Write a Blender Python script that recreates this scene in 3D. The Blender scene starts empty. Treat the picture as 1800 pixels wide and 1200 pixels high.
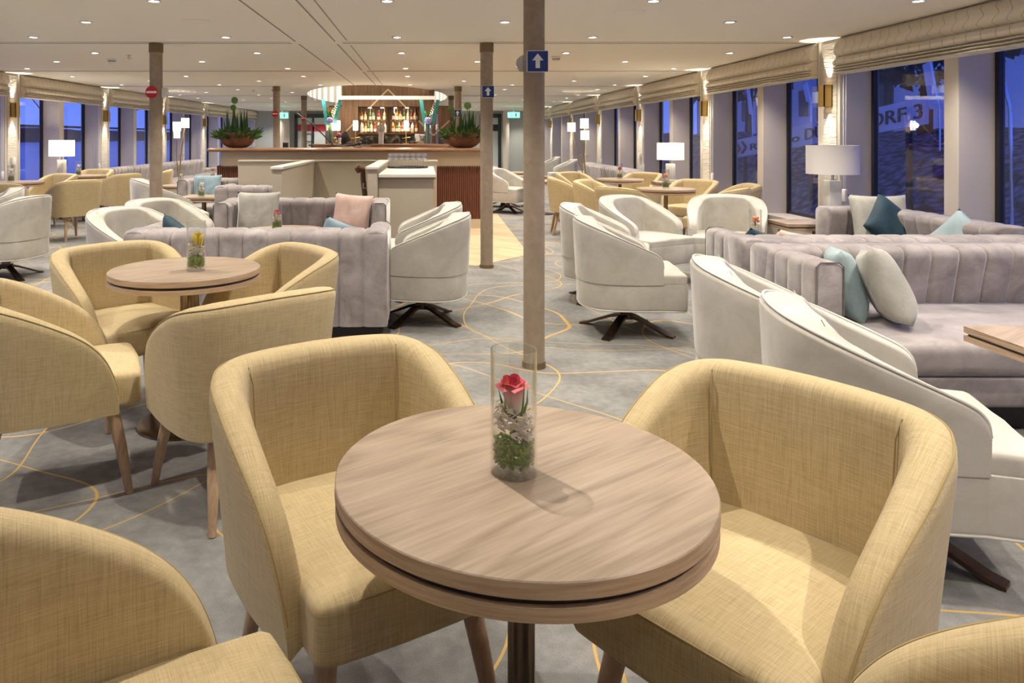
import bpy, bmesh, math, random
from mathutils import Vector, Matrix
random.seed(7)
PI=math.pi; R=math.radians
SC=bpy.context.scene; C=SC.collection
EYE=1.37; F=1300.0; CX=746.0; CY=241.0
CEIL=2.36; XR=4.15; XL=-6.4; YB=-3.2; YF=28.0

# ---------------------------------------------------------------- materials
def mat(name, col, rough=.6, metal=0, **k):
    m=bpy.data.materials.new(name); m.use_nodes=True
    b=m.node_tree.nodes['Principled BSDF']
    b.inputs['Base Color'].default_value=(*col,1); b.inputs['Roughness'].default_value=rough
    b.inputs['Metallic'].default_value=metal
    if 'sheen' in k: b.inputs['Sheen Weight'].default_value=k['sheen']; b.inputs['Sheen Roughness'].default_value=.4
    if 'coat' in k: b.inputs['Coat Weight'].default_value=k['coat']
    if 'em' in k: b.inputs['Emission Color'].default_value=(*k.get('emc',col),1); b.inputs['Emission Strength'].default_value=k['em']
    return m
def N(m,t,**k):
    n=m.node_tree.nodes.new(t)
    for a,v in k.items():
        if a.startswith('i_'):
            n.inputs[a[2:].replace('_',' ')].default_value=v
        else: setattr(n,a,v)
    return n
def L(m,a,ao,b,bi): m.node_tree.links.new(a.outputs[ao],b.inputs[bi])
def bsdf(m): return m.node_tree.nodes['Principled BSDF']
def coords(m,scale=(1,1,1),rot=(0,0,0),kind='Object'):
    t=N(m,'ShaderNodeTexCoord'); mp=N(m,'ShaderNodeMapping'); mp.inputs['Scale'].default_value=scale
    if any(rot):
        m0=N(m,'ShaderNodeMapping'); m0.inputs['Rotation'].default_value=rot; L(m,t,kind,m0,'Vector'); L(m,m0,'Vector',mp,'Vector')
    else: L(m,t,kind,mp,'Vector')
    return mp
def noise(m,scale,nscale=1,detail=3,rot=(0,0,0),dist=0,rough=.5):
    mp=coords(m,scale,rot); n=N(m,'ShaderNodeTexNoise'); n.inputs['Scale'].default_value=nscale; n.inputs['Detail'].default_value=detail
    n.inputs['Distortion'].default_value=dist; n.inputs['Roughness'].default_value=rough
    L(m,mp,'Vector',n,'Vector'); return n
def mathn(m,op,a,b=None,c=None):
    n=N(m,'ShaderNodeMath',operation=op)
    for i,v in enumerate((a,b,c)):
        if v is None: continue
        if isinstance(v,(int,float)): n.inputs[i].default_value=v
        else: m.node_tree.links.new(v,n.inputs[i])
    return n.outputs[0]
def ramp(m,src,stops):
    r=N(m,'ShaderNodeValToRGB'); e=r.color_ramp.elements
    while len(e)<len(stops): e.new(.5)
    for i,(p,c) in enumerate(stops): e[i].position=p; e[i].color=(*c,1)
    m.node_tree.links.new(src,r.inputs[0]); return r.outputs[0]
def setcol(m,out): m.node_tree.links.new(out,bsdf(m).inputs['Base Color'])
def bump(m,out,strength=.3,dist=.002):
    b=N(m,'ShaderNodeBump'); b.inputs['Strength'].default_value=strength; b.inputs['Distance'].default_value=dist
    m.node_tree.links.new(out,b.inputs['Height']); L(m,b,'Normal',bsdf(m),'Normal')

def woven(name,c1,c2,c3):
    m=mat(name,c2,.85,sheen=.15)
    nx=noise(m,(520,15,15),1,3); ny=noise(m,(15,520,15),1,3); nz=noise(m,(15,15,560),1,3)
    tc=N(m,'ShaderNodeTexCoord'); sn=N(m,'ShaderNodeSeparateXYZ'); L(m,tc,'Normal',sn,0)
    num=None; den=None
    for i,q in enumerate((nx,ny,nz)):
        w_=mathn(m,'SUBTRACT',1.02,mathn(m,'ABSOLUTE',sn.outputs[i])); t_=mathn(m,'MULTIPLY',q.outputs[0],w_)
        num=t_ if num is None else mathn(m,'ADD',num,t_); den=w_ if den is None else mathn(m,'ADD',den,w_)
    s=mathn(m,'DIVIDE',num,den)
    setcol(m,ramp(m,s,[(.32,c1),(.5,c2),(.68,c3)])); bump(m,s,.35,.0015); return m
def velvet(name,c1,c2,sc=7,sheen=.4,rough=.75):
    m=mat(name,c2,rough,sheen=sheen)
    n=noise(m,(1,1,1),sc,5,dist=.6,rough=.6); f=noise(m,(1,1,1),160,2)
    s=mathn(m,'ADD',mathn(m,'MULTIPLY',n.outputs[0],.85),mathn(m,'MULTIPLY',f.outputs[0],.15))
    setcol(m,ramp(m,s,[(.34,c1),(.66,c2)])); bump(m,f.outputs[0],.12,.001); return m
def wood(name,c1,c2,c3,scale=(1,9,9),rot=(0,0,0),rough=.45,dist=1.6,n1=3.2):
    m=mat(name,c2,rough)
    a=noise(m,scale,n1,6,rot,dist,.55); g=noise(m,(scale[0]*2,scale[1]*7,scale[2]*7),5,3,rot)
    s=mathn(m,'ADD',mathn(m,'MULTIPLY',a.outputs[0],.75),mathn(m,'MULTIPLY',g.outputs[0],.25))
    setcol(m,ramp(m,s,[(.33,c1),(.48,c2),(.62,c3)])); bump(m,g.outputs[0],.08,.001); return m
def cathedral(name,c1,c2,c3,rot,rough=.4):
    m=mat(name,c2,rough)
    mp=coords(m,(.55,3.0,3.0),(0,0,rot)); w=N(m,'ShaderNodeTexNoise'); w.inputs['Scale'].default_value=1.5; w.inputs['Detail'].default_value=2
    w.inputs['Distortion'].default_value=.35
    L(m,mp,'Vector',w,'Vector')
    fr=mathn(m,'PINGPONG',mathn(m,'MULTIPLY',w.outputs[0],9.0),.5)
    g=noise(m,(3,60,60),2.2,4,(0,0,rot)); g2=noise(m,(.7,9,9),1.5,3,(0,0,rot))
    s=mathn(m,'ADD',mathn(m,'MULTIPLY',fr,.38),mathn(m,'ADD',mathn(m,'MULTIPLY',g.outputs[0],.45),mathn(m,'MULTIPLY',g2.outputs[0],.45)))
    setcol(m,ramp(m,s,[(.36,c1),(.55,c2),(.75,c3)])); bump(m,g.outputs[0],.06,.0006); return m
def thin_glass(name,tint=(1,1,1),base=.03,rough=0.0,gl=1.0,k=.85):
    m=bpy.data.materials.new(name); m.use_nodes=True; nt=m.node_tree; nt.nodes.remove(nt.nodes['Principled BSDF'])
    out=nt.nodes['Material Output']; t=N(m,'ShaderNodeBsdfTransparent'); t.inputs[0].default_value=(*tint,1)
    g=N(m,'ShaderNodeBsdfGlossy'); g.inputs['Roughness'].default_value=rough; g.inputs[0].default_value=(gl,gl,gl,1)
    lw=N(m,'ShaderNodeLayerWeight'); lw.inputs['Blend'].default_value=.5
    f=mathn(m,'ADD',mathn(m,'MULTIPLY',mathn(m,'POWER',lw.outputs['Facing'],3.6),k),base)
    mx=N(m,'ShaderNodeMixShader'); nt.links.new(f,mx.inputs[0]); nt.links.new(t.outputs[0],mx.inputs[1]); nt.links.new(g.outputs[0],mx.inputs[2])
    nt.links.new(mx.outputs[0],out.inputs['Surface']); return m

M={}
M['yel']=woven('woven_straw_fabric',(.365,.285,.145),(.48,.385,.215),(.58,.48,.29))
M['seam']=mat('seam_thread',(.36,.28,.13),.9)
M['white_v']=velvet('pale_grey_velvet',(.42,.40,.35),(.56,.54,.49),5)
M['pipe']=mat('piping_cord',(.62,.60,.55),.6)
M['pipe_d']=mat('dark_piping_cord',(.13,.115,.10),.6)
M['mauve']=velvet('mauve_grey_velvet',(.20,.175,.175),(.40,.365,.365),6,.7)
M['bronze']=mat('dark_bronze_metal',(.11,.075,.05),.28,1)
M['bronze2']=mat('polished_bronze',(.20,.15,.10),.16,1)
M['legw']=wood('leg_beech',(.30,.19,.11),(.40,.27,.165),(.47,.33,.21),(9,9,1.2))
M['ttop']=cathedral('elm_table_laminate',(.25,.19,.135),(.36,.28,.21),(.44,.355,.275),-.62)
M['tedge']=wood('elm_table_edge',(.30,.20,.13),(.42,.30,.20),(.50,.37,.26),(3,3,60),rough=.5,dist=.3,n1=2)
M['tgap']=mat('table_groove',(.05,.04,.03),.5)
M['col']=velvet('brown_suede_wrap',(.25,.195,.14),(.32,.255,.19),12,.1)
M['collar']=mat('brown_collar',(.17,.12,.06),.5,.3)
M['ceil']=mat('ceiling_paint',(.90,.86,.77),.9)
M['groove']=mat('ceiling_joint',(.30,.27,.22),.9)
M['trimw']=mat('white_enamel',(.80,.78,.74),.5)
M['cream']=mat('cream_panel',(.60,.55,.47),.6)
M['frame_b']=mat('beige_window_post',(.58,.53,.47),.6)
M['black']=mat('black_rubber',(.012,.012,.016),.5)
M['blackp']=mat('black_plastic',(.03,.03,.035),.35)
M['gold']=mat('brushed_brass',(.62,.44,.16),.35,1)
M['gold2']=mat('pale_brass_inlay',(.70,.56,.36),.4,.4)
M['chrome']=mat('chrome',(.75,.75,.75),.15,1)
M['lamp_on']=mat('lit_lampshade',(.9,.87,.78),.8,em=.75,emc=(1,.92,.76))
M['lamp_hot']=mat('glowing_frosted_shade',(1,.9,.75),.8,em=6,emc=(1,.88,.68))
M['lamp_off']=mat('white_linen_shade',(.86,.84,.82),.8)
M['ceramic']=mat('pale_ceramic',(.70,.71,.66),.3)
M['led']=mat('downlight_lens',(1,1,1),.5,em=14,emc=(1,.93,.82))
M['pglass']=thin_glass('window_pane_glass',(.80,.86,.93),.05,k=.9)
M['glass']=thin_glass('clear_vase_glass',(.975,.985,.98),.05,k=1.2)
M['cglass']=thin_glass('wine_glass_crystal',(.99,.99,.98),.2,.05,k=1)
M['moss']=mat('green_moss',(.21,.30,.045),.95)
M['leaf']=mat('dark_green_leaf',(.045,.12,.025),.55)
M['leaf2']=mat('fresh_green_leaf',(.10,.22,.05),.55)
M['stem']=mat('green_stem',(.10,.20,.04),.6)
M['chips']=mat('bleached_wood_chips',(.78,.70,.60),.8)
M['cush_w']=velvet('silver_green_cushion',(.34,.34,.305),(.48,.48,.43),9)
M['cush_t']=velvet('deep_teal_cushion',(.004,.026,.045),(.011,.052,.078),9,.1)
M['cush_b']=velvet('dusty_blue_cushion',(.16,.25,.30),(.26,.36,.41),9)
M['cush_l']=velvet('pale_blue_cushion',(.27,.37,.40),(.38,.50,.53),9,.2)
M['cush_p']=velvet('blush_cushion',(.58,.40,.34),(.72,.54,.47),9)
M['greige']=mat('greige_laminate',(.50,.45,.36),.5)
M['greige_l']=mat('pale_counter',(.74,.71,.64),.35)
M['band']=mat('bar_band_beige',(.55,.46,.32),.5)
M['walnut']=wood('walnut_panel',(.14,.075,.042),(.20,.112,.065),(.26,.155,.092),(14,14,.8),rough=.5,dist=.4,n1=2)
M['bartop']=wood('bar_top_wood',(.17,.085,.042),(.24,.125,.065),(.31,.17,.095),(1,9,9),rough=.3)
M['flute']=mat('fluted_red_walnut',(.15,.05,.026),.5)
M['marble']=mat('dark_marble',(.05,.043,.038),.2)
n=noise(M['marble'],(1,1,1),5,6,dist=2); setcol(M['marble'],ramp(M['marble'],n.outputs[0],[(.4,(.04,.034,.03)),(.55,(.09,.078,.07)),(.62,(.25,.22,.19))]))
M['wallgrey']=mat('grey_green_wall',(.46,.49,.46),.8)
M['hull']=mat('side_wall_beige',(.58,.54,.47),.7)
M['rust']=velvet('rust_bowl',(.13,.052,.025),(.21,.09,.045),14,0,.6)
M['blue_s']=mat('sign_blue',(.01,.035,.19),.4)
M['white_s']=mat('sign_white',(.88,.88,.88),.4)
M['red_s']=mat('sign_red',(.50,.01,.02),.4)
M['exit']=mat('exit_green_lit',(.05,.6,.35),.5,em=3.5,emc=(.1,.9,.55))
M['turq']=mat('turquoise_leaf',(.06,.42,.42),.5)
M['lilac']=mat('lilac_hydrangea',(.45,.42,.78),.8)
M['petalw']=mat('white_petal',(.85,.83,.72),.7)
M['yrose']=mat('yellow_petal',(.80,.60,.03),.6)
M['prose']=mat('pink_petal',(.7,.08,.14),.55)
m=M['prose']; tc=N(m,'ShaderNodeTexCoord'); sx=N(m,'ShaderNodeSeparateXYZ'); L(m,tc,'Object',sx,0)
nn=noise(m,(1,1,1),60,2); zz=mathn(m,'ADD',mathn(m,'MULTIPLY',sx.outputs[2],19.),mathn(m,'MULTIPLY',nn.outputs[0],.25))
setcol(m,ramp(m,zz,[(.35,(.80,.72,.58)),(.72,(.80,.34,.36)),(.95,(.66,.02,.07))]))
M['rrose']=mat('red_petal',(.45,.02,.04),.6); M['orose']=mat('salmon_petal',(.80,.30,.17),.6)

# patterned blinds
m=M['blind']=mat('patterned_blind_cloth',(.56,.50,.40),.75,sheen=.2)
mp=coords(m,(1,1,1)); sx=N(m,'ShaderNodeSeparateXYZ'); L(m,mp,'Vector',sx,0)
yy=mathn(m,'ADD',mathn(m,'MULTIPLY',sx.outputs[1],7.5),mathn(m,'MULTIPLY',mathn(m,'SINE',mathn(m,'MULTIPLY',sx.outputs[2],42.)),.28))
fr=mathn(m,'PINGPONG',yy,.5); ln=mathn(m,'LESS_THAN',fr,.035)
setcol(m,ramp(m,ln,[(.0,(.70,.64,.53)),(1.,(.48,.39,.24))]))
# rippled wall panels
m=M['ripple']=mat('rippled_plaster_panel',(.62,.57,.49),.7)
n=noise(m,(3,3,34),1.6,2,dist=.8); bump(m,n.outputs[0],.9,.012); setcol(m,ramp(m,n.outputs[0],[(.3,(.50,.46,.40)),(.6,(.66,.62,.54))]))
# carpet
m=M['carpet']=mat('grey_carpet',(.36,.35,.33),.95)
tc=N(m,'ShaderNodeTexCoord')
nb=N(m,'ShaderNodeTexNoise'); nb.inputs['Scale'].default_value=2.2; nb.inputs['Detail'].default_value=5; L(m,tc,'Object',nb,'Vector')
nf=N(m,'ShaderNodeTexNoise'); nf.inputs['Scale'].default_value=260; nf.inputs['Detail'].default_value=2; L(m,tc,'Object',nf,'Vector')
nm=N(m,'ShaderNodeTexNoise'); nm.inputs['Scale'].default_value=22; nm.inputs['Detail'].default_value=4; L(m,tc,'Object',nm,'Vector')
wp=N(m,'ShaderNodeTexNoise'); wp.inputs['Scale'].default_value=.55; wp.inputs['Detail'].default_value=1; L(m,tc,'Object',wp,'Vector')
sub=N(m,'ShaderNodeVectorMath',operation='MULTIPLY_ADD'); L(m,wp,'Color',sub,0); sub.inputs[1].default_value=(1.6,1.6,0); L(m,tc,'Object',sub,2)
lines=None
for (px,py,ax,ay,rot,rad,sq) in ((2.3,2.9,.2,.4,.5,.92,1.5),(2.9,2.2,1.3,.9,-.7,.66,.66),(1.9,3.3,.7,1.9,1.2,.86,1.35),(2.6,2.6,.9,.3,2.2,1.15,1.8),(3.1,2.4,1.7,.6,.15,.80,.8)):
    mp=N(m,'ShaderNodeMapping'); mp.inputs['Rotation'].default_value=(0,0,rot); mp.inputs['Location'].default_value=(ax,ay,0); L(m,sub,0,mp,'Vector')
    s=N(m,'ShaderNodeSeparateXYZ'); L(m,mp,'Vector',s,0)
    u=mathn(m,'SUBTRACT',mathn(m,'WRAP',s.outputs[0],px,0.),px/2); v=mathn(m,'SUBTRACT',mathn(m,'WRAP',s.outputs[1],py,0.),py/2)
    r=mathn(m,'SQRT',mathn(m,'ADD',mathn(m,'MULTIPLY',u,u),mathn(m,'MULTIPLY',mathn(m,'MULTIPLY',v,v),sq*.6)))
    d=mathn(m,'ABSOLUTE',mathn(m,'SUBTRACT',r,rad)); l=mathn(m,'LESS_THAN',d,.0046)
    lines=l if lines is None else mathn(m,'MAXIMUM',lines,l)
base=mathn(m,'ADD',mathn(m,'MULTIPLY',nb.outputs[0],.5),mathn(m,'ADD',mathn(m,'MULTIPLY',nf.outputs[0],.25),mathn(m,'MULTIPLY',nm.outputs[0],.25)))
bc=ramp(m,base,[(.36,(.125,.127,.125)),(.5,(.20,.20,.196)),(.64,(.29,.29,.283))])
mx=N(m,'ShaderNodeMix',data_type='RGBA'); m.node_tree.links.new(lines,mx.inputs[0]); m.node_tree.links.new(bc,mx.inputs[6]); mx.inputs[7].default_value=(.55,.36,.12,1)
m.node_tree.links.new(mx.outputs[2],bsdf(m).inputs['Base Color']); bump(m,nf.outputs[0],.5,.004)
# herringbone planks
m=M['planks']=mat('oak_herringbone',(.55,.40,.25),.5)
mp=coords(m,(1,1,1),(0,0,R(45))); br=N(m,'ShaderNodeTexBrick'); L(m,mp,'Vector',br,'Vector')
br.inputs['Scale'].default_value=1; br.inputs['Brick Width'].default_value=.5; br.inputs['Row Height'].default_value=.1; br.inputs['Mortar Size'].default_value=.002
br.inputs['Color1'].default_value=(.62,.46,.29,1); br.inputs['Color2'].default_value=(.46,.33,.20,1); br.inputs['Mortar'].default_value=(.25,.17,.1,1)
setcol(m,br.outputs[0])
# outdoors
M['water']=mat('dusk_river_water',(.10,.14,.30),.18); n=noise(M['water'],(.25,1.2,1),1.2,3); bump(M['water'],n.outputs[0],.35,.25)
M['bank']=velvet('stone_embankment',(.10,.10,.11),(.30,.30,.31),2.4,0,.9)
m=M['rock']=mat('rip_rap_rock',(.2,.2,.2),.9); vo=N(m,'ShaderNodeTexVoronoi'); vo.inputs['Scale'].default_value=5.5; tc=coords(m); L(m,tc,'Vector',vo,'Vector')
setcol(m,ramp(m,vo.outputs['Distance'],[(.05,(.30,.31,.32)),(.5,(.12,.13,.13)),(.7,(.03,.05,.03))])); bump(m,vo.outputs['Distance'],1,.15)
M['farbank']=mat('far_shore',(.035,.04,.045),.9)
M['tree']=mat('dark_tree_crown',(.02,.035,.02),.9)
M['board']=mat('white_board',(.62,.64,.70),.5)
M['ink']=mat('dark_board_lettering',(.03,.025,.03),.5)
M['redink']=mat('red_board_mark',(.35,.06,.05),.5)
M['bldg']=mat('pale_house_wall',(.35,.36,.40),.8)
M['roofm']=mat('dark_roof',(.08,.08,.09),.8)
M['winlit']=mat('street_light_glow',(1,.85,.6),.5,em=6,emc=(1,.8,.5))
M['reddoor']=mat('red_glass_band',(.45,.03,.04),.4)
M['pale']=mat('frosted_glass',(.55,.60,.62),.3)
M['brown']=wood('dark_handrail',(.06,.025,.012),(.11,.045,.022),(.15,.06,.03),(2,9,9),rough=.35)

# ---------------------------------------------------------------- mesh helpers
def BM(): return bmesh.new()
def obj(name,bm,m,parent=None,loc=(0,0,0),rot=(0,0,0),smooth=True,ang=40):
    me=bpy.data.meshes.new(name); bmesh.ops.recalc_face_normals(bm,faces=bm.faces[:])
    for f in bm.faces: f.smooth=smooth
    bm.to_mesh(me); bm.free()
    if smooth:
        try: me.set_sharp_from_angle(angle=R(ang))
        except Exception: pass
    for mm in (m if isinstance(m,(list,tuple)) else [m]): me.materials.append(mm)
    o=bpy.data.objects.new(name,me); C.objects.link(o); o.location=loc; o.rotation_euler=rot
    if parent: o.parent=parent
    return o
def tag(o,label,cat,group=None,kind=None):
    o['label']=label; o['category']=cat
    if group: o['group']=group
    if kind: o['kind']=kind
    return o
def thing(name,label,cat,loc=(0,0,0),rz=0,group=None):
    o=bpy.data.objects.new(name,None); C.objects.link(o); o.location=loc; o.rotation_euler=(0,0,rz); o.empty_display_size=.1
    return tag(o,label,cat,group)
def struct(name,bm,m,**k):
    o=obj(name,bm,m,**k); o['kind']='structure'; return o
def dup(root,loc,rz,label,group=None,scale=None,cat=None):
    r=root.copy(); C.objects.link(r); r.location=loc; r.rotation_euler=(0,0,rz); r['label']=label
    if scale: r.scale=(scale,)*3 if isinstance(scale,(int,float)) else scale
    if group: r['group']=group
    for ch in list(root.children):
        c=ch.copy(); C.objects.link(c); c.parent=r
        for g in ch.children:
            d=g.copy(); C.objects.link(d); d.parent=c
    return r
def box(bm,x0,x1,y0,y1,z0,z1,bev=0,seg=2):
    r=bmesh.ops.create_cube(bm,size=1); vs=r['verts']
    for v in vs: v.co=Vector(((x0+x1)/2+v.co.x*(x1-x0),(y0+y1)/2+v.co.y*(y1-y0),(z0+z1)/2+v.co.z*(z1-z0)))
    if bev:
        es={e for v in vs for e in v.link_edges}
        bmesh.ops.bevel(bm,geom=list(es),offset=bev,segments=seg,affect='EDGES',profile=.5)
    return vs
def prism(bm,pts,off):
    A=[bm.verts.new(p) for p in pts]; B=[bm.verts.new(Vector(p)+Vector(off)) for p in pts]; n=len(A)
    bm.faces.new(A); bm.faces.new(B[::-1])
    for i in range(n): bm.faces.new((A[i],A[(i+1)%n],B[(i+1)%n],B[i]))
def bx(*a,**k):
    bm=BM(); box(bm,*a,**k); return bm
def tube(bm,pts,rad,seg=8,cap=True):
    pts=[Vector(p) for p in pts]; rings=[]; n=len(pts)
    up=Vector((0,0,1)); prev=None
    for i,p in enumerate(pts):
        t=(pts[min(i+1,n-1)]-pts[max(i-1,0)]).normalized()
        if prev is None:
            a=t.cross(up) if abs(t.dot(up))<.95 else t.cross(Vector((1,0,0)))
        else: a=prev-t*prev.dot(t)
        a.normalize(); prev=a; b=t.cross(a); r=rad[i] if isinstance(rad,(list,tuple)) else rad
        rings.append([bm.verts.new(p+a*math.cos(2*PI*j/seg)*r+b*math.sin(2*PI*j/seg)*r) for j in range(seg)])
    for i in range(n-1):
        for j in range(seg):
            k=(j+1)%seg; bm.faces.new((rings[i][j],rings[i][k],rings[i+1][k],rings[i+1][j]))
    if cap: bm.faces.new(rings[0]); bm.faces.new(rings[-1][::-1])
def lathe(bm,prof,seg=32,cx=0,cy=0,z0=0,closed=False,mi=None):
    rings=[]
    for r,z in prof:
        if r<1e-5: rings.append([bm.verts.new((cx,cy,z0+z))])
        else: rings.append([bm.verts.new((cx+r*math.cos(2*PI*j/seg),cy+r*math.sin(2*PI*j/seg),z0+z)) for j in range(seg)])
    for i in range(len(rings)-1):
        a,b=rings[i],rings[i+1]
        for j in range(seg):
            k=(j+1)%seg
            if len(a)==1 and len(b)==1: continue
            if len(a)==1: f=bm.faces.new((a[0],b[k],b[j]))
            elif len(b)==1: f=bm.faces.new((a[j],a[k],b[0]))
            else: f=bm.faces.new((a[j],a[k],b[k],b[j]))
            if mi: f.material_index=mi[i]
def cyl(bm,x,y,z0,z1,r0,r1=None,seg=24):
    r1=r0 if r1 is None else r1
    lathe(bm,[(0,z0),(r0,z0),(r1,z1),(0,z1)],seg,x,y)
def catmull(ctrl,n):
    P=[Vector(p) for p in ctrl]; P=[P[0]*2-P[1]]+P+[P[-1]*2-P[-2]]; out=[]
    for i in range(1,len(P)-2):
        for k in range(n):
            t=k/n; a,b,c,d=P[i-1],P[i],P[i+1],P[i+2]
            out.append(.5*((2*b)+(c-a)*t+(2*a-5*b+4*c-d)*t*t+(3*b-a-3*c+d)*t**3))
    out.append(P[-2]); return out
def interp(tab,s):
    if s<=tab[0][0]: return tab[0][1]
    for (a,x),(b,y) in zip(tab,tab[1:]):
        if s<=b: return x+(y-x)*(s-a)/(b-a)
    return tab[-1][1]
def smooth_tab(tab,s):
    # monotone-ish smooth interpolation
    if s<=tab[0][0]: return tab[0][1]
    if s>=tab[-1][0]: return tab[-1][1]
    for i in range(len(tab)-1):
        a,x=tab[i]; b,y=tab[i+1]
        if s<=b:
            m0=(y-tab[i-1][1])/(b-tab[i-1][0]) if i>0 else (y-x)/(b-a)
            m1=(tab[i+2][1]-x)/(tab[i+2][0]-a) if i<len(tab)-2 else 0
            h=b-a; t=(s-a)/h
            return (2*t**3-3*t*t+1)*x+(t**3-2*t*t+t)*h*m0+(-2*t**3+3*t*t)*y+(t**3-t*t)*h*m1
def shell(bm,path,zb,zin,top,T,lean=0,ilean=0,bulge=None,bb=None,rnd=.5,nz=5,endr=False):
    """wall following an open plan path (outer line); top(s), bulge(s) by arc length; returns outer rim points"""
    n=len(path); S=[0]
    for i in range(1,n): S.append(S[-1]+(path[i]-path[i-1]).length)
    tot=S[-1]; rings=[]; rim=[]
    for i,p in enumerate(path):
        t=(path[min(i+1,n-1)]-path[max(i-1,0)]); t.z=0; t.normalize(); nrm=Vector((t.y,-t.x,0))
        s=S[i]; zt=top(s,tot); TT=T(s,tot) if callable(T) else T
        ea=1.
        if endr:
            e=min(s,tot-s); q=TT*.5
            if e<q: ea=math.sqrt(max(0,1-(1-e/q)**2))*.75+.25
        bo=(bulge(s,tot) if bulge else 0); bi=(bb(s,tot) if bb else 0)
        zb_=min(zb,zt-.005); r=min(TT*rnd,(zt-zb_)*.48)
        prof=[]
        for k in range(nz+1): prof.append((bo*min(1,1.0),zb_+(zt-r-zb_)*k/nz))
        for k in range(1,8):
            a=PI*k/8; prof.append((-TT/2+(TT/2+ (bo if a<PI/2 else bi)*abs(math.cos(a)))*math.cos(a), zt-r+(r+min(bo,bi)*.8)*math.sin(a)**.8))
        zi=min(zin,zt-r-.004)
        for k in range(nz+1): prof.append((-TT-bi,zt-r+(zi-(zt-r))*k/nz))
        ring=[]
        for o_,z in prof:
            o2=(-TT/2+(o_+TT/2)*ea)
            d=o2+(z-zb)*lean if o_>-TT/2 else o2+(z-zb)*lean+(z-zin)*ilean
            ring.append(bm.verts.new((p.x+nrm.x*d,p.y+nrm.y*d,z)))
        rings.append(ring); a=ring[nz+2]; rim.append(a.co.copy()+nrm*.002)
    for i in range(n-1):
        for k in range(len(rings[0])-1):
            bm.faces.new((rings[i][k],rings[i+1][k],rings[i+1][k+1],rings[i][k+1]))
        bm.faces.new((rings[i][0],rings[i][-1],rings[i+1][-1],rings[i+1][0]))
    bm.faces.new(rings[0]); bm.faces.new(rings[-1][::-1])
    return rim,S
def mirror_path(half,n):
    c=catmull([Vector((x,y,0)) for x,y in half],n)
    left=[Vector((-p.x,p.y,0)) for p in c]      # left front -> back centre
    right=[p for p in reversed(c)][1:]
    return (left+right)[::-1]
def softbox(bm,x0,x1,y0,y1,z0,z1,r=.04,crown=.0,n=14):
    """cushion-like rounded box with a slightly crowned top"""
    cx,cy,cz=(x0+x1)/2,(y0+y1)/2,(z0+z1)/2; hx,hy,hz=(x1-x0)/2,(y1-y0)/2,(z1-z0)/2
    b2=BM(); bmesh.ops.create_cube(b2,size=2); bmesh.ops.subdivide_edges(b2,edges=b2.edges[:],cuts=n,use_grid_fill=True)
    for v in b2.verts:
        # denser near borders
        q=Vector([math.copysign(abs(c)**.6,c) for c in v.co]); p=Vector((q.x*hx,q.y*hy,q.z*hz))
        inner=Vector((max(-hx+r,min(hx-r,p.x)),max(-hy+r,min(hy-r,p.y)),max(-hz+r,min(hz-r,p.z))))
        d=p-inner
        if d.length>1e-6:
            d.normalize(); p=inner+d*r
        if v.co.z>0: p.z+=crown*(1-(p.x/hx)**2)*(1-(p.y/hy)**2)
        v.co=p+Vector((cx,cy,cz))
    me=bpy.data.meshes.new('t'); b2.to_mesh(me); b2.free(); bm.from_mesh(me); bpy.data.meshes.remove(me)
def text_bm(txt,size,depth=.004,sx=1):
    cu=bpy.data.curves.new('t','FONT'); cu.body=txt; cu.size=size; cu.extrude=depth; cu.align_x='LEFT'
    o=bpy.data.objects.new('t',cu); C.objects.link(o); dg=bpy.context.evaluated_depsgraph_get(); me=bpy.data.meshes.new_from_object(o.evaluated_get(dg))
    bm=BM(); bm.from_mesh(me); bpy.data.objects.remove(o); bpy.data.curves.remove(cu); bpy.data.meshes.remove(me)
    for v in bm.verts: v.co.x*=sx
    return bm

# ---------------------------------------------------------------- camera, world
cam=bpy.data.cameras.new('camera'); co=bpy.data.objects.new('camera',cam); C.objects.link(co)
co.location=(0,0,EYE); co.rotation_euler=(R(90),0,0); cam.sensor_width=36; cam.lens=F/1800*36
cam.shift_x=(900-CX)/1800; cam.shift_y=-(600-CY)/1800; cam.clip_end=2000; cam.clip_start=.05
SC.camera=co
w=bpy.data.worlds.new('dusk'); SC.world=w; w.use_nodes=True; nt=w.node_tree; bg=nt.nodes['Background']
tc=nt.nodes.new('ShaderNodeTexCoord'); sp=nt.nodes.new('ShaderNodeSeparateXYZ'); rp=nt.nodes.new('ShaderNodeValToRGB')
nt.links.new(tc.outputs['Generated'],sp.inputs[0]); nt.links.new(sp.outputs[2],rp.inputs[0]); nt.links.new(rp.outputs[0],bg.inputs[0])
e=rp.color_ramp.elements; e[0].position=0; e[0].color=(.16,.24,.80,1); e[1].position=.5; e[1].color=(.03,.06,.42,1)
e.new(.12).color=(.09,.16,.72,1)
bg.inputs[1].default_value=1.45
SC.view_settings.view_transform='Standard'; SC.view_settings.look='None'; SC.view_settings.gamma=1; SC.view_settings.exposure=0.5
SC.cycles.max_bounces=8; SC.cycles.diffuse_bounces=5; SC.cycles.transparent_max_bounces=24; SC.cycles.use_light_tree=True
SC.cycles.sample_clamp_indirect=4.0

def light(kind,loc,energy,col=(1,.88,.72),parent=None,**k):
    l=bpy.data.lights.new('lamp_light',kind); l.energy=energy; l.color=col
    for a,v in k.items(): setattr(l,a,v)
    o=bpy.data.objects.new('lamp_light',l); C.objects.link(o); o.location=loc
    if parent: o.parent=parent
    return o

# ---------------------------------------------------------------- room shell
struct('floor',bx(XL-.4,XR+.4,YB,YF,-.1,0),M['carpet'],smooth=False)
bm=BM(); prism(bm,[(x,y,.0) for x,y in ((.02,8.05),(.55,7.85),(1.22,8.6),(1.3,13.2),(.1,13.2))],(0,0,.005)); struct('floor_planks',bm,M['planks'],smooth=False)
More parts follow.
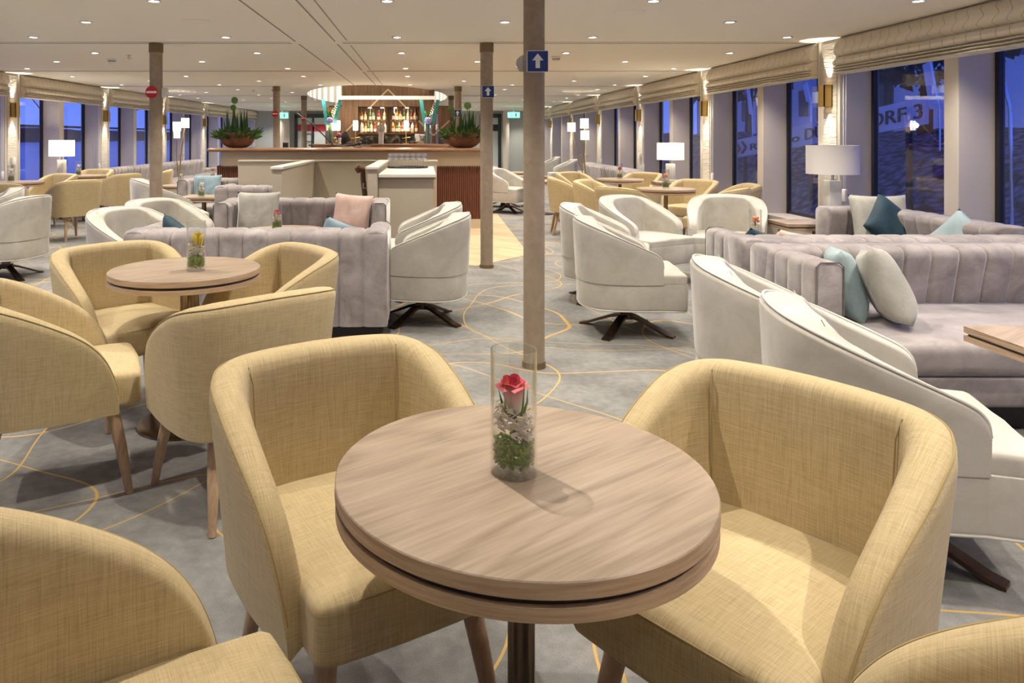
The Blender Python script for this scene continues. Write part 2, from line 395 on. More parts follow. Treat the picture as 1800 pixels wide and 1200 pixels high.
# ceiling with the round recess over the bar
RX,RY,RR,RL=-1.12,18.6,1.68,4.55
bm=BM()
rect=[bm.verts.new((x,y,CEIL)) for x,y in ((XL-.5,YB),(XR+.5,YB),(XR+.5,YF),(XL-.5,YF))]
circ=[bm.verts.new((RX+RR*math.cos(2*PI*i/64),RY+RL*math.sin(2*PI*i/64),CEIL)) for i in range(64)]
ed=[bm.edges.new((rect[i],rect[(i+1)%4])) for i in range(4)]+[bm.edges.new((circ[i],circ[(i+1)%64])) for i in range(64)]
bmesh.ops.triangle_fill(bm,use_beauty=True,edges=ed)
for f in list(bm.faces):
    c=f.calc_center_median()
    if all(((v.co.x-RX)/RR)**2+((v.co.y-RY)/RL)**2<1.02 for v in f.verts): bm.faces.remove(f)
struct('ceiling',bm,M['ceil'],smooth=False)
M['pleat']=mat('backlit_pleated_ring',(.9,.85,.75),.8)
m=M['pleat']; mp=coords(m); sx=N(m,'ShaderNodeSeparateXYZ'); L(m,mp,'Vector',sx,0)
an=mathn(m,'ARCTAN2',mathn(m,'MULTIPLY',mathn(m,'SUBTRACT',sx.outputs[1],RY),RR/RL),mathn(m,'SUBTRACT',sx.outputs[0],RX))
pw=mathn(m,'POWER',mathn(m,'ABSOLUTE',mathn(m,'SINE',mathn(m,'MULTIPLY',an,22.))),3.)
m.node_tree.links.new(mathn(m,'ADD',mathn(m,'MULTIPLY',pw,.75),.25),bsdf(m).inputs['Emission Strength']); bsdf(m).inputs['Emission Color'].default_value=(1,.92,.74,1)
bm=BM(); n=176
a=[bm.verts.new((RX+(RR+(.02 if i%2 else 0))*math.cos(2*PI*i/n),RY+(RL+(.02 if i%2 else 0))*math.sin(2*PI*i/n),CEIL-.0)) for i in range(n)]
b=[bm.verts.new((v.co.x,v.co.y,CEIL+.5)) for v in a]
for i in range(n): bm.faces.new((a[i],a[(i+1)%n],b[(i+1)%n],b[i]))
struct('trim_1',bm,M['pleat'])
bm=BM(); cyl(bm,RX,RY,CEIL+.5,CEIL+.53,RR+.03,seg=64)
for v in bm.verts: v.co.y=RY+(v.co.y-RY)*RL/RR
struct('ceiling_recess',bm,M['ceil'])
# ceiling joints
seams=[4.44+3.32*k for k in range(-2,7)]; k=2
bm=BM()
for y in seams:
    for dx in (-.055,.055):
        if y<14 :
            box(bm,XL,-1.40,y+dx-.006,y+dx+.006,CEIL-.003,CEIL+.01); box(bm,-.86,XR,y+dx-.006,y+dx+.006,CEIL-.003,CEIL+.01)
        else:
            box(bm,XL,-2.95,y+dx-.006,y+dx+.006,CEIL-.003,CEIL+.01); box(bm,.9,XR,y+dx-.006,y+dx+.006,CEIL-.003,CEIL+.01)
for y0,y1 in zip(seams,seams[1:]):
    if y0<12:
        for x in (-1.335,-.925): box(bm,x-.007,x+.007,y0+.12,y1-.12,CEIL-.003,CEIL+.01)
        box(bm,-.80,-.79,y0+.2,y1-.2,CEIL-.003,CEIL+.01)
struct('trim_2',bm,M['groove'],smooth=False)
struct('wall_back',bx(XL-.5,XR+.5,YB-.1,YB,0,CEIL),M['cream'],smooth=False)
struct('wall_front',bx(XL-.5,XR+.5,YF,YF+.1,0,CEIL),M['wallgrey'],smooth=False)

# side walls: pillars, posts, panes
PY=[7.55+3.31*k for k in range(-4,7)]
nwin=0
def side(sign,X,ys):
    global nwin
    nm='right' if sign>0 else 'left'; G=.30
    o=X+sign*G
    def sb(bm,xa,xb,*r,**k): box(bm,min(xa,xb),max(xa,xb),*r,**k)
    bm=BM(); sb(bm,X+sign*.0,X+sign*(G+.08),YB,YF,-.1,.42); sb(bm,X+sign*.02,X+sign*(G+.08),YB,YF,2.12,CEIL)
    sb(bm,X-sign*.02,X+sign*(G+.08),YB,YF,.40,.44)
    for y in ys: sb(bm,X,X+sign*(G+.06),y-.21,y+.21,.4,CEIL)
    struct('wall_'+nm,bm,M['hull'],smooth=False)
    for i,y in enumerate(ys[:-1]):
        y1=ys[i+1]; mid=(y+y1)/2+(-.06)
        # centre post
        bm=BM(); sb(bm,X,o,mid-.085,mid+.075,.43,2.14,bev=.006); nwin+=1
        struct('trim_%d'%(10+nwin),bm,M['frame_b'],smooth=False)
        bm=BM()
        for a,b in ((y+.21,mid-.085),(mid+.075,y1-.21)):
            sb(bm,o-sign*.015,o+sign*.03,a,a+.028,.43,2.14); sb(bm,o-sign*.015,o+sign*.03,b-.045,b,.43,2.14)
            sb(bm,o-sign*.015,o+sign*.03,a,b,.43,.47)
        f=struct('window_%d'%nwin,bm,M['black'],smooth=False)
        bm=BM()
        for a,b in ((y+.21,mid-.085),(mid+.075,y1-.21)):
            sb(bm,o,o+sign*.006,a+.01,b-.01,.45,2.14)
        obj('pane',bm,M['pglass'],f,smooth=False)
PL=[y+.6 for y in PY]
side(1,XR,PY); side(-1,XL,PL)
# rippled panels with frames on the pillars
j=0
for sign,X in ((1,XR),(-1,XL)):
    for y in (PY if sign>0 else PL)[3:]:
        j+=1; bm=BM()
        xs=sorted((X-sign*.012,X+sign*.01)); box(bm,xs[0],xs[1],y-.12,y+.12,.42,CEIL-.03,bev=.004)
        struct('trim_%d'%(40+j),bm,M['ripple'],smooth=False)
        bm=BM(); xs=sorted((X-sign*.022,X+sign*.01))
        for a,b in ((-.205,-.185),(.185,.205)): box(bm,xs[0],xs[1],y+a,y+b,0,CEIL)
        struct('trim_%d'%(70+j),bm,M['cream'],smooth=False)
# brass up/down wall lights
ordn=['nearest','second nearest','third','fourth','fifth','sixth','seventh','eighth','ninth','tenth','eleventh','twelfth']
def sconce(sign,X,y,label):
    t=thing('wall_sconce',label,'wall light',(X-sign*.015,y,1.79),0,'brass wall lights on the window pillars')
    bm=BM(); d=-sign
    xs=sorted((0,d*.085)); b0=[(-.055,.055)]
    box(bm,xs[0],xs[1],-.055,-.045,-.11,.11); box(bm,xs[0],xs[1],.045,.055,-.11,.11)
    xo=sorted((d*.085,d*.075)); box(bm,xo[0],xo[1],-.055,.055,-.11,.11); xo=sorted((0,d*.008)); box(bm,xo[0],xo[1],-.055,.055,-.11,.11)
    obj('housing',bm,M['gold'],t,smooth=False)
    bm=BM(); xo=sorted((d*.015,d*.07)); box(bm,xo[0],xo[1],-.04,.04,-.02,.02); obj('bulb',bm,M['led'],t,smooth=False)
    for s in (1,-1):
        l=light('SPOT',(d*.045,0,s*.10),16,(1,.90,.74),t,spot_size=R(58),spot_blend=.35,shadow_soft_size=.006)
        l.rotation_euler=(R(180) if s>0 else 0, 0,0)
        pass
for i,y in enumerate(PY[4:10]):
    sconce(1,XR,y,'brass up-and-down wall light on the %s pillar of the right-hand window wall'%ordn[i])
    if i: sconce(-1,XL,y+.6,'brass up-and-down wall light on the %s pillar of the left-hand window wall'%ordn[i-1])
# roman blinds
def blind(sign,X,y0,y1,label):
    t=thing('roman_blind',label,'window blind',(X-sign*.02,(y0+y1)/2,CEIL),0,'patterned roman blinds over the windows')
    prof=[(0,0),(.055,-.03),(.10,-.09),(.115,-.14),(.10,-.175),(.05,-.195),(.045,-.2),(.10,-.225),(.13,-.255),(.12,-.28),(.07,-.295),(.11,-.303),(.125,-.312),(.07,-.32),(.11,-.328),(.12,-.337),(.07,-.345),(.10,-.352),(.11,-.362),(.06,-.372),(-.02,-.372),(-.02,0)]
    h=(y1-y0)/2; bm=BM(); rings=[]; n=24
    for i in range(n+1):
        yy=-h+2*h*i/n; e=max(0,min(1,(h-abs(yy))/.05)); k=.72+.28*math.sqrt(e) if e<1 else 1
        w_=.006*math.sin(i*1.7)+.004*math.sin(i*.9)
        rings.append([bm.verts.new((-sign*(px*k+(w_ if px>.03 else 0)),yy,pz)) for px,pz in prof])
    for i in range(n):
        for q in range(len(prof)):
            r_=(q+1)%len(prof); bm.faces.new((rings[i][q],rings[i+1][q],rings[i+1][r_],rings[i][r_]))
    bm.faces.new(rings[0]); bm.faces.new(rings[-1])
    obj('blind_cloth',bm,M['blind'],t,ang=60)
    bm=BM(); yy=h-.07
    tube(bm,[(-sign*.02,yy,-.3),(-sign*.02,yy,-1.5)],.004,6); tube(bm,[(-sign*.02,yy-.045,-.3),(-sign*.02,yy-.03,-1.5)],.003,6)
    cd=obj('cord',bm,M['trimw'],t)
    bm=BM(); box(bm,-.012,.012,yy-.045,yy+.015,-1.62,-1.5,bev=.006)
    for v in bm.verts: v.co.x-=sign*.02
    obj('cord_weight',bm,M['trimw'],cd)
for i in range(3,10):
    blind(1,XR,PY[i]+.23,PY[i+1]-.23,'patterned beige roman blind over the %s window of the right-hand wall'%ordn[i-3])
    if i>2: blind(-1,XL,PL[i]+.23,PL[i+1]-.23,'patterned beige roman blind over the %s window of the left-hand wall'%ordn[i-3])
# soffit boxes far along the walls where the blinds end
# ---------------------------------------------------------------- downlights
XA=[-5.7,-3.86,-1.96,-.27,1.66,3.58]; XBb=[-4.8,-2.9,.69,2.62]
bm=BM(); lathe(bm,[(.034,.004),(.052,.004),(.054,0),(.05,-.006),(.036,-.004),(.034,.004)],24)
dl_ring=bm; bmL=BM(); cyl(bmL,0,0,-.001,.003,.034,seg=20)
proto_ring=obj('ring',dl_ring,M['trimw']); proto_lens=obj('lens',bmL,M['led'])
rows=[]
def ordw(n):
    return '%d%s'%(n,'th' if 10<n%100<14 else {1:'st',2:'nd',3:'rd'}.get(n%10,'th'))
for k in range(-2,7):
    for dy,xs in ((5.36,XA),(6.34,XBb),(7.30,XA)): rows.append((dy+3.31*k,xs))
vis=0; rowno=0; first=True
for y,xs in rows:
    inview=[x for x in xs if y>0 and 0<CX+F*x/y<1800 and CY-F*(CEIL-EYE)/y>-4]
    if inview: rowno+=1
    c=0
    for x in xs:
        if ((x-RX)/(RR+.1))**2+((y-RY)/(RL+.1))**2<1: continue
        if y<-2.6 : continue
        if x in inview or y<8:
            if x in inview: c+=1
            if x not in inview:
                lab='small round recessed ceiling downlight above and behind the camera'; grp='downlights over the camera'
            else:
                lab='small recessed ceiling downlight, %s from the left in the %s row of lights'%(ordw(c),ordw(rowno)); grp='recessed ceiling downlights'
            t=thing('ceiling_downlight',lab,'ceiling light',(x,y,CEIL-.004),0,grp)
            a=proto_ring if first else proto_ring.copy(); b=proto_lens if first else proto_lens.copy()
            if not first: C.objects.link(a); C.objects.link(b)
            first=False; a.parent=t; b.parent=t
            par=t
        else: continue
        pw=78 if y>1.5 else (85 if (y>-.6 and x>1) else (50 if y>.2 and x>0 else 18))
        light('SPOT',(0,0,-.02),pw,(1,.90,.77),par,spot_size=R(112),spot_blend=.75,shadow_soft_size=.014)
# speakers and detectors in the ceiling
for x,y,l in ((-1.95,6.31,'flat round ceiling speaker left of the aisle'),(1.62,5.85,'flat round ceiling speaker right of the aisle')):
    bm=BM(); lathe(bm,[(0,-.006),(.11,-.006),(.12,0),(.12,.004)],36); tag(obj('ceiling_speaker',bm,M['ceil'],None,(x,y,CEIL-.002)),l,'speaker')
for x,y,l in ((-3.95,9.35,'white smoke detector on the ceiling at the left, near the column with the red sign'),(1.62,9.1,'white smoke detector on the ceiling right of the near arrow sign'),(-3.1,15.2,'small white smoke detector on the ceiling far left of the bar')):
    t=thing('smoke_detector',l,'smoke detector',(x,y,CEIL-.002)); bm=BM(); lathe(bm,[(.06,0),(.062,-.012),(.045,-.02),(.045,-.045),(.03,-.055),(0,-.055)],24); obj('detector_body',bm,M['trimw'],t)
    bm=BM(); lathe(bm,[(.0465,-.025),(.0465,-.032)],24); obj('sensor_slot',bm,M['black'],t)
for x,y,l in ((-3.55,8.9,'fire sprinkler head on the ceiling left of the near columns'),(1.35,8.8,'fire sprinkler head on the ceiling beside the near arrow sign'),(-3.6,15.6,'fire sprinkler head on the ceiling far beyond the plant bowl')):
    bm=BM(); lathe(bm,[(.035,0),(.035,-.006),(.012,-.01),(.012,-.03),(.02,-.034),(.03,-.036),(.006,-.06),(0,-.06)],16); tag(obj('sprinkler_head',bm,M['chrome'],None,(x,y,CEIL-.001)),l,'sprinkler')

# ---------------------------------------------------------------- columns with signs
colpos=[(.655,4.42,'tall brown suede-wrapped column nearest the camera, with a blue arrow sign'),
 (.655,7.78,'brown suede column second along the aisle, with a blue arrow sign, at the bar end'),
 (.655,14.4,'narrow brown column beyond the right end of the bar, in front of its twin'),
 (.64,17.7,'farthest brown column on the right of the bar'),
 (-2.83,7.8,'brown suede column on the left with a red no-entry sign, behind pale armchairs'),
 (-2.88,14.4,'brown column behind the bar counter with a red no-entry sign, larger of the two'),
 (-2.88,17.7,'farthest brown column behind the bar counter, with the smaller no-entry sign')]
for i,(x,y,l) in enumerate(colpos):
    t=thing('column',l,'column',(x,y,0),0,'round suede-wrapped columns'); r=.063 if i==0 else .066
    bm=BM(); cyl(bm,0,0,0.03,CEIL-.005,r,seg=32); obj('column_wrap',bm,M['col'],t)
    bm=BM(); tube(bm,[(r*.9,-r*.43,.05),(r*.9,-r*.43,2.25)],.0008,6); obj('wrap_seam',bm,M['collar'],t)
    bm=BM(); lathe(bm,[(r+.004,CEIL-.1),(r+.007,CEIL-.098),(r+.007,CEIL-.002),(r,CEIL-.001)],32); obj('top_collar',bm,M['collar'],t)
    bm=BM(); lathe(bm,[(r,.035),(r+.006,.035),(r+.008,.0),(0,.0)],32); obj('foot_collar',bm,M['collar'],t)
def arrow_sign(x,y,z,s,label):
    t=thing('arrow_sign',label,'sign',(x,y,z),0,'blue one-way arrow signs')
    obj('backing_plate',bx(-s,s,-.004,.004,-s,s,bev=.006),M['white_s'],t,smooth=False)
    k=s*.93; obj('blue_plate',bx(-k,k,-.007,-.003,-k,k),M['blue_s'],t,smooth=False)
    bm=BM(); P=[(0,.72),(.52,.08),(.2,.08),(.2,-.62),(-.2,-.62),(-.2,.08),(-.52,.08)]
    prism(bm,[(a*s,-.0085,b*s) for a,b in P],(0,.002,0)); obj('white_arrow',bm,M['white_s'],t,smooth=False)
arrow_sign(.665,4.345,1.37+133*4.35/1300,.064,'larger blue square sign with white up arrow on the near column')
arrow_sign(.662,7.70,1.37+80*7.7/1300,.065,'blue square sign with white up arrow on the column at the bar end')
arrow_sign(.64,14.3,1.37+42*14.3/1300,.07,'tiny blue arrow sign on a far column behind the right plant bowl')
arrow_sign(.60,17.6,1.37+33*17.6/1300,.065,'tiny blue arrow sign on the farthest right column above the plant bowl')
def noentry(x,y,z,r,label):
    t=thing('no_entry_sign',label,'sign',(x,y,z),0,'round red no-entry signs')
    bm=BM(); cyl(bm,0,0,0,.006,r,seg=36); bmesh.ops.rotate(bm,verts=bm.verts[:],matrix=Matrix.Rotation(R(90),3,'X')); obj('red_disc',bm,M['red_s'],t,smooth=True)
    obj('white_bar',bx(-r*.82,r*.82,-.010,-.006,-r*.17,r*.17),M['white_s'],t,smooth=False)
noentry(-2.845,7.715,1.37+79*7.72/1300,.064,'round red no-entry sign on the left near column')
noentry(-2.89,14.31,1.37+41*14.3/1300,.062,'round red no-entry sign on the column behind the bar, left of two')
noentry(-2.88,17.61,1.37+33*17.6/1300,.064,'smallest red no-entry sign on the farthest column behind the bar')
tag(obj('sensor_box',bx(-.03,.03,-.03,.03,-.05,.05,bev=.008),M['trimw'],None,(-2.735,7.8,1.37+78*7.8/1300)),'small pale box on the right side of the left column beside its red sign','box')
bm=BM(); cyl(bm,0,0,-.02,.02,.05,seg=24); bmesh.ops.rotate(bm,verts=bm.verts[:],matrix=Matrix.Rotation(R(90),3,'X'))
tag(obj('round_speaker',bm,M['chrome'],None,(.60,4.45,1.37+130*4.42/1300)),'round metal disc mounted behind the near arrow sign','speaker')

# ---------------------------------------------------------------- yellow tub chairs
def make_tub():
    t=thing('tub_chair','x','chair')
    half=[(.264,-.225),(.275,-.14),(.286,-.03),(.289,.08),(.280,.175),(.235,.25),(.13,.275),(0,.280)]
    path=mirror_path(half,9)
    # denser sampling at the front ends
    def dens(p): 
        a=[p[0]+(p[1]-p[0])*q for q in (0,.12,.28,.5,.75)]; b=[p[-1]+(p[-2]-p[-1])*q for q in (.75,.5,.28,.12,0)]
        return a+p[1:-1]+b
    path=dens(path)
    tab=[(0,.39),(.012,.45),(.035,.515),(.065,.567),(.105,.612),(.16,.654),(.235,.698),(.33,.745),(.43,.784),(.54,.803),(.9,.808)]
    top=lambda s,tot: smooth_tab(tab,min(s,tot-s))
    T=lambda s,tot: .052+.026*min(1,min(s,tot-s)/.35)
    bm=BM(); rim,S=shell(bm,path,.325,.40,top,T,lean=.10,ilean=-.03,nz=6,rnd=.55)
    obj('backrest',bm,M['yel'],t,ang=80)
    bm=BM(); tube(bm,rim[2:-2],.0022,6); obj('seam',bm,M['seam'],t)
    for s in (-1,1):
        bm=BM(); tube(bm,[(s*(.196),.197,.47),(s*.199,.2,.6),(s*.204,.208,.745),(s*.212,.222,.785)],.0016,6); obj('seam',bm,M['seam'],t)
    bm=BM(); softbox(bm,-.236,.236,-.305,.235,.335,.47,.026,.014)
    for v in bm.verts:
        if v.co.y>-.1:
            k=min(1,(v.co.y+.1)/.33); v.co.x*=1-.10*k
        if v.co.y<-.2: v.co.y+=.012*(1-(v.co.x/.24)**2)*-1
    obj('seat',bm,M['yel'],t,ang=70)
    bm=BM(); tube(bm,[(-.222,-.30,.452),(-.12,-.309,.46),(0,-.313,.463),(.12,-.309,.46),(.222,-.30,.452)],.0022,6)
    obj('seam',bm,M['seam'],t)
    for sx_,sy in ((-1,-1),(1,-1),(-1,1),(1,1)):
        bm=BM(); tube(bm,[(sx_*.17,sy*.175-(.02 if sy<0 else -.0),.36),(sx_*.195,sy*.215-(.02 if sy<0 else 0),.18),(sx_*.218,sy*.255-(.01 if sy<0 else 0),0)],[.027,.022,.0145],14)
        obj('leg',bm,M['legw'],t)
    return t
def P3(px,py,z):
    Y=(EYE-z)*F/(py-CY); return ((px-CX)*Y/F,Y)
tub=make_tub(); used=[0]
def place(proto,flag,x,y,deg,label,group,scale=None):
    if not flag[0]:
        flag[0]=1; proto.location=(x,y,0); proto.rotation_euler=(0,0,R(deg)); proto['label']=label; proto['group']=group
        if scale: proto.scale=(scale,)*3
        return proto
    r=dup(proto,(x,y,0),R(deg),label,group)
    r.scale=(scale,)*3 if scale else (1,1,1)
    return r
G1='straw coloured tub chairs'
for x,y,d,l in [
 (-.153,1.794,30,'straw yellow tub chair at the left rear of the nearest round table'),
 (.686,1.56,-51,'straw yellow tub chair at the right of the nearest round table'),
 (.63,.79,-125,'straw yellow tub chair cut off in the bottom right corner'),
 (-.447,1.024,118,'straw yellow tub chair cut off in the bottom left corner'),
 (-1.50,3.76,46,'straw yellow tub chair at the rear left of the table with the yellow rose'),
 (-.81,3.69,-50,'straw yellow tub chair behind the yellow-rose table, against the grey sofa back'),
 (-.73,2.87,-139,'straw tub chair, back to the camera, right front of the yellow-rose table'),
 (-1.47,2.93,116,'straw tub chair cut by the left frame edge, front left of the yellow-rose table'),
 (2.07,10.5,84,'tan tub chair by the aisle on the right, its side towards the camera'),
 (2.5,11.9,35,'tan tub chair behind the aisle chair on the right, at the farther round table'),
 (2.36,8.55,125,'tan tub chair, back to the camera, left front of the salmon-flower table'),
 (2.33,9.75,55,'pale tub chair left rear of the table with the salmon flower'),
 (3.5,9.8,-50,'tan tub chair rear right of the salmon-flower table, near the lamp'),
 (3.3,8.35,-132,'tan tub chair, back to the camera, right front of the salmon-flower table'),
 (3.74,9.05,-95,'straw tub chair tight against the right window wall'),
 (3.4,11.75,-45,'straw tub chair by the white-shaded lamp near the right windows'),
 (-4.75,9.95,-125,'tan tub chair in the left window area, four wooden legs in full view'),
 (-4.85,11.6,-112,'tan tub chair behind the left one whose four wooden legs show fully'),
 (-4.72,12.9,-75,'tan tub chair beside the long curved sofa on the left'),
 (-5.72,11.3,-25,'tan tub chair between the two round tables by the left windows'),
 (-5.3,9.25,-165,'tan tub chair at the left frame edge in front of the round table'),
 (-5.9,9.8,75,'straw tub chair at the left frame edge beside the window'),
 (-5.85,12.95,-10,'straw tub chair behind the table with the lit lamp by the left windows')]:
    place(tub,used,x,y,d,l,G1)

# ---------------------------------------------------------------- pale swivel armchairs
def make_swivel():
    t=thing('swivel_armchair','x','armchair')
    half=[(.318,-.20),(.334,-.10),(.345,.02),(.34,.13),(.305,.235),(.225,.31),(.11,.343),(0,.35)]
    path=mirror_path(half,9); a=[path[0]+(path[1]-path[0])*q for q in (0,.15,.4,.7)]; b=[path[-1]+(path[-2]-path[-1])*q for q in (.7,.4,.15,0)]
    path=a+path[1:-1]+b
    tab=[(0,.50),(.006,.535),(.02,.562),(.05,.588),(.12,.622),(.24,.675),(.36,.727),(.48,.772),(.6,.795),(.8,.802)]
    top=lambda s,tot: smooth_tab(tab,min(s,tot-s))
    T=lambda s,tot: .055+.06*min(1,min(s,tot-s)/.55)
    bm=BM(); rim,S=shell(bm,path,.385,.40,top,T,lean=.05,ilean=-.10,nz=6,rnd=.22)
    obj('backrest',bm,M['white_v'],t,ang=75)
    bm=BM(); tube(bm,[p+Vector((0,0,.004)) for p in rim],.0055,8); obj('piping',bm,M['pipe'],t)
    bm=BM(); tube(bm,[p+Vector((0,0,-.005)) for p in rim],.0035,6); obj('piping',bm,M['pipe_d'],t)
    for s in (-1,1):
        bm=BM(); tube(bm,[(s*.19,.145,.45),(s*.20,.165,.6),(s*.215,.195,.74),(s*.235,.225,.792)],.0016,6); obj('seam',bm,M['pipe'],t)
    # upholstered lower body
    out=[Vector((.312,-.335,0))]+[Vector((p.x*.985,p.y*.985,0)) for p in path]+[Vector((-.312,-.335,0))]
    out=[out[0]+Vector((-.03,-.03,0))]+out+[out[-1]+Vector((.03,-.03,0))]
    bm=BM(); rings=[]
    for z,k in ((.205,.955),(.212,.98),(.225,.992),(.38,1.0),(.388,.997)):
        rings.append([bm.verts.new((p.x*k,p.y*k,z)) for p in out])
    for i in range(len(rings)-1):
        for q in range(len(out)):
            r_=(q+1)%len(out); bm.faces.new((rings[i][q],rings[i][r_],rings[i+1][r_],rings[i+1][q]))
    bm.faces.new(rings[0][::-1]); bm.faces.new(rings[-1]); obj('seat_base',bm,M['white_v'],t,ang=50)
    bm=BM(); ring=[(p.x*.975,p.y*.975,.208) for p in out]; ring.append(ring[0]); tube(bm,ring,.0055,6); obj('piping',bm,M['pipe'],t)
    bm=BM(); softbox(bm,-.30,.30,-.36,.24,.375,.455,.022,.012)
    for v in bm.verts:
        if v.co.y>-.0: v.co.x*=1-.22*(v.co.y/.24)**2
    obj('seat_cushion',bm,M['white_v'],t,ang=60)
    bm=BM(); tube(bm,[(-.285,.1,.445),(-.29,-.34,.444),(0,-.352,.450),(.29,-.34,.444),(.285,.1,.445)],.004,6); obj('piping',bm,M['pipe'],t)
    bm=BM(); cyl(bm,0,0,.10,.21,.04,seg=20); box(bm,-.09,.09,-.09,.09,.19,.206); box(bm,-.045,.045,-.045,.045,.085,.13,bev=.006); obj('pedestal',bm,M['bronze'],t)
    for q in range(4):
        bm=BM(); vs=[]
        P=[(.02,.125,.028),(.10,.105,.028),(.30,.022,.030),(.345,.012,.030),(.345,0,.030),(.30,.006,.030),(.10,.085,.028),(.02,.10,.028)]
        A=[bm.verts.new((p[0],-p[2],p[1])) for p in P]; B=[bm.verts.new((p[0],p[2],p[1])) for p in P]
        bm.faces.new(A); bm.faces.new(B[::-1])
        for i in range(8): bm.faces.new((A[i],A[(i+1)%8],B[(i+1)%8],B[i]))
        bmesh.ops.rotate(bm,verts=bm.verts[:],matrix=Matrix.Rotation(PI/4+q*PI/2+.25,3,'Z')); obj('foot',bm,M['bronze'],t,smooth=False)
    return t
sw=make_swivel(); us=[0]; G2='pale grey velvet swivel armchairs'
for x,y,d,l,s in [
 (1.43,5.25,83,'pale grey swivel armchair in the middle of the room, bronze star base in full view',None),
 (1.52,6.25,72,'pale grey swivel armchair half hidden behind the one with the full star base',None),
 (2.06,6.98,32,'pale grey swivel armchair seen into its seat, left of two near the right table',None),
 (2.88,7.05,-22,'pale grey armchair facing the camera in front of the white table lamp',None),
 (1.60,3.36,74,'pale grey swivel armchair in front of the right sofa arm, farther of the close pair',None),
 (1.54,2.50,73,'large pale grey swivel armchair at the right, nearest, sloping arm and star foot',None),
 (-.02,5.55,-98,'pale grey swivel armchair right of the channelled sofa, nearer of two',None),
 (-.04,6.42,-90,'pale grey swivel armchair tucked behind its twin right of the channelled sofa',None),
 (-2.24,5.85,62,'pale grey armchair left of the sofas, nearer of the two facing right',None),
 (-2.28,6.68,58,'pale grey armchair in front of the left column, farther of the two facing right',None),
 (-2.98,8.6,118,'pale grey armchair with its back to the camera behind the left column',1.12),
 (-4.10,7.25,-98,'pale grey armchair at the left frame edge with its tall back to the camera',None),
 (-4.85,8.2,-60,'pale grey armchair at the left frame edge, only its corner rising behind another',None),
 (1.52,13.5,52,'white armchair with dark star base between the two nearer columns',None),
 (1.55,14.6,110,'pale armchair behind the white one between the columns, its slanting back showing',None),
 (1.6,17.6,90,'small pale armchair in the far right row, nearest of the row',None),
 (1.75,19.6,90,'small pale armchair in the far right row, middle of the row',None),
 (1.9,21.8,90,'small pale armchair in the far right row, at its far end',None),
 (3.6,19.2,-90,'small pale armchair near the far right windows behind the grey sofa',None),
 (3.6,21.6,-90,'small pale armchair by the far right windows, farthest',None),
 (-3.5,13.5,-60,'pale armchair at the left end of the bar beside the long curved sofa',None)]:
    place(sw,us,x,y,d,l,G2,s)

# ---------------------------------------------------------------- tables
def make_round(Rr=.35,H=.74):
    t=thing('round_table','x','table')
    bm=BM(); lathe(bm,[(0,H),(Rr-.002,H),(Rr,H-.002)],96); obj('table_top',bm,M['ttop'],t)
    bm=BM(); lathe(bm,[(Rr,H-.002),(Rr,H-.026),(Rr-.012,H-.027)],96); obj('edge_band',bm,M['tedge'],t)
    bm=BM(); lathe(bm,[(Rr-.012,H-.027),(Rr-.012,H-.038),(Rr-.012,H-.039)],96); obj('shadow_groove',bm,M['tgap'],t)
    bm=BM(); lathe(bm,[(Rr-.012,H-.0385),(Rr-.001,H-.0385),(Rr-.001,H-.06),(Rr-.02,H-.063),(0,H-.063)],96); obj('lower_band',bm,M['tedge'],t)
    bm=BM(); cyl(bm,0,0,.012,H-.06,.026,seg=28); cyl(bm,0,0,H-.075,H-.063,.12); obj('pedestal',bm,M['bronze2'],t)
    bm=BM(); lathe(bm,[(0,.018),(.2,.014),(.222,.010),(.225,0),(0,0)],56); obj('base_plate',bm,M['bronze2'],t)
    return t
rt=make_round(); ur=[0]; G3='round pedestal tables'
for x,y,l in [(.183,1.397,'round elm-topped pedestal table nearest the camera, holding the pink rose vase'),
 (-1.148,3.556,'round elm-topped table with the yellow rose vase among four straw chairs'),
 (2.97,9.1,'round table with the salmon flower vase near the right windows'),
 (2.96,11.2,'round table farther back on the right, with a dark red flower vase'),
 (-5.78,10.5,'round table at the left frame edge with a glass of white flowers'),
 (-5.62,12.2,'round table by the left windows beside the lit lamp')]:
    o=place(rt,ur,x,y,0,l,G3)
lt=make_round(.34,.60); ul=[0]
for x,y,l in [(-1.16,6.14,'low round table between the two facing grey sofas'),
 (2.08,13.2,'low round table in the aisle row on the right, nearest of three'),
 (2.10,14.7,'low round table in the aisle row on the right, middle of three'),
 (2.14,16.3,'low round table in the aisle row on the right, farthest of three'),
 (-3.9,11.9,'low round table in front of the left curved sofa, nearest'),
 (-4.0,13.9,'low round table in front of the left curved sofa, with candles'),
 (-4.1,16.0,'low round table near the end of the left curved sofa'),
 (2.52,5.62,'low round table behind the double sofa at the right, with a lily vase')]:
    place(lt,ul,x,y,0,l,'low round lounge tables')
def rect_table(x0,x1,y0,y1,H,label):
    t=thing('side_table',label,'table',((x0+x1)/2,(y0+y1)/2,0)); w=(x1-x0)/2; d=(y1-y0)/2
    obj('table_top',bx(-w,w,-d,d,H-.004,H,bev=.0015),M['ttop'],t,smooth=False)
    obj('edge_band',bx(-w+.001,w-.001,-d+.001,d-.001,H-.026,H-.004),M['tedge'],t,smooth=False)
    obj('shadow_groove',bx(-w+.012,w-.012,-d+.012,d-.012,H-.038,H-.026),M['tgap'],t,smooth=False)
    obj('lower_band',bx(-w+.001,w-.001,-d+.001,d-.001,H-.06,H-.038),M['tedge'],t,smooth=False)
    bm=BM(); cyl(bm,0,0,.012,H-.06,.03); obj('pedestal',bm,M['bronze2'],t)
    obj('base_plate',bx(-w*.6,w*.6,-d*.6,d*.6,0,.014,bev=.003),M['bronze2'],t,smooth=False)
rect_table(2.20,2.95,2.28,3.02,.60,'square elm table cut by the right frame edge in front of the grey sofa')
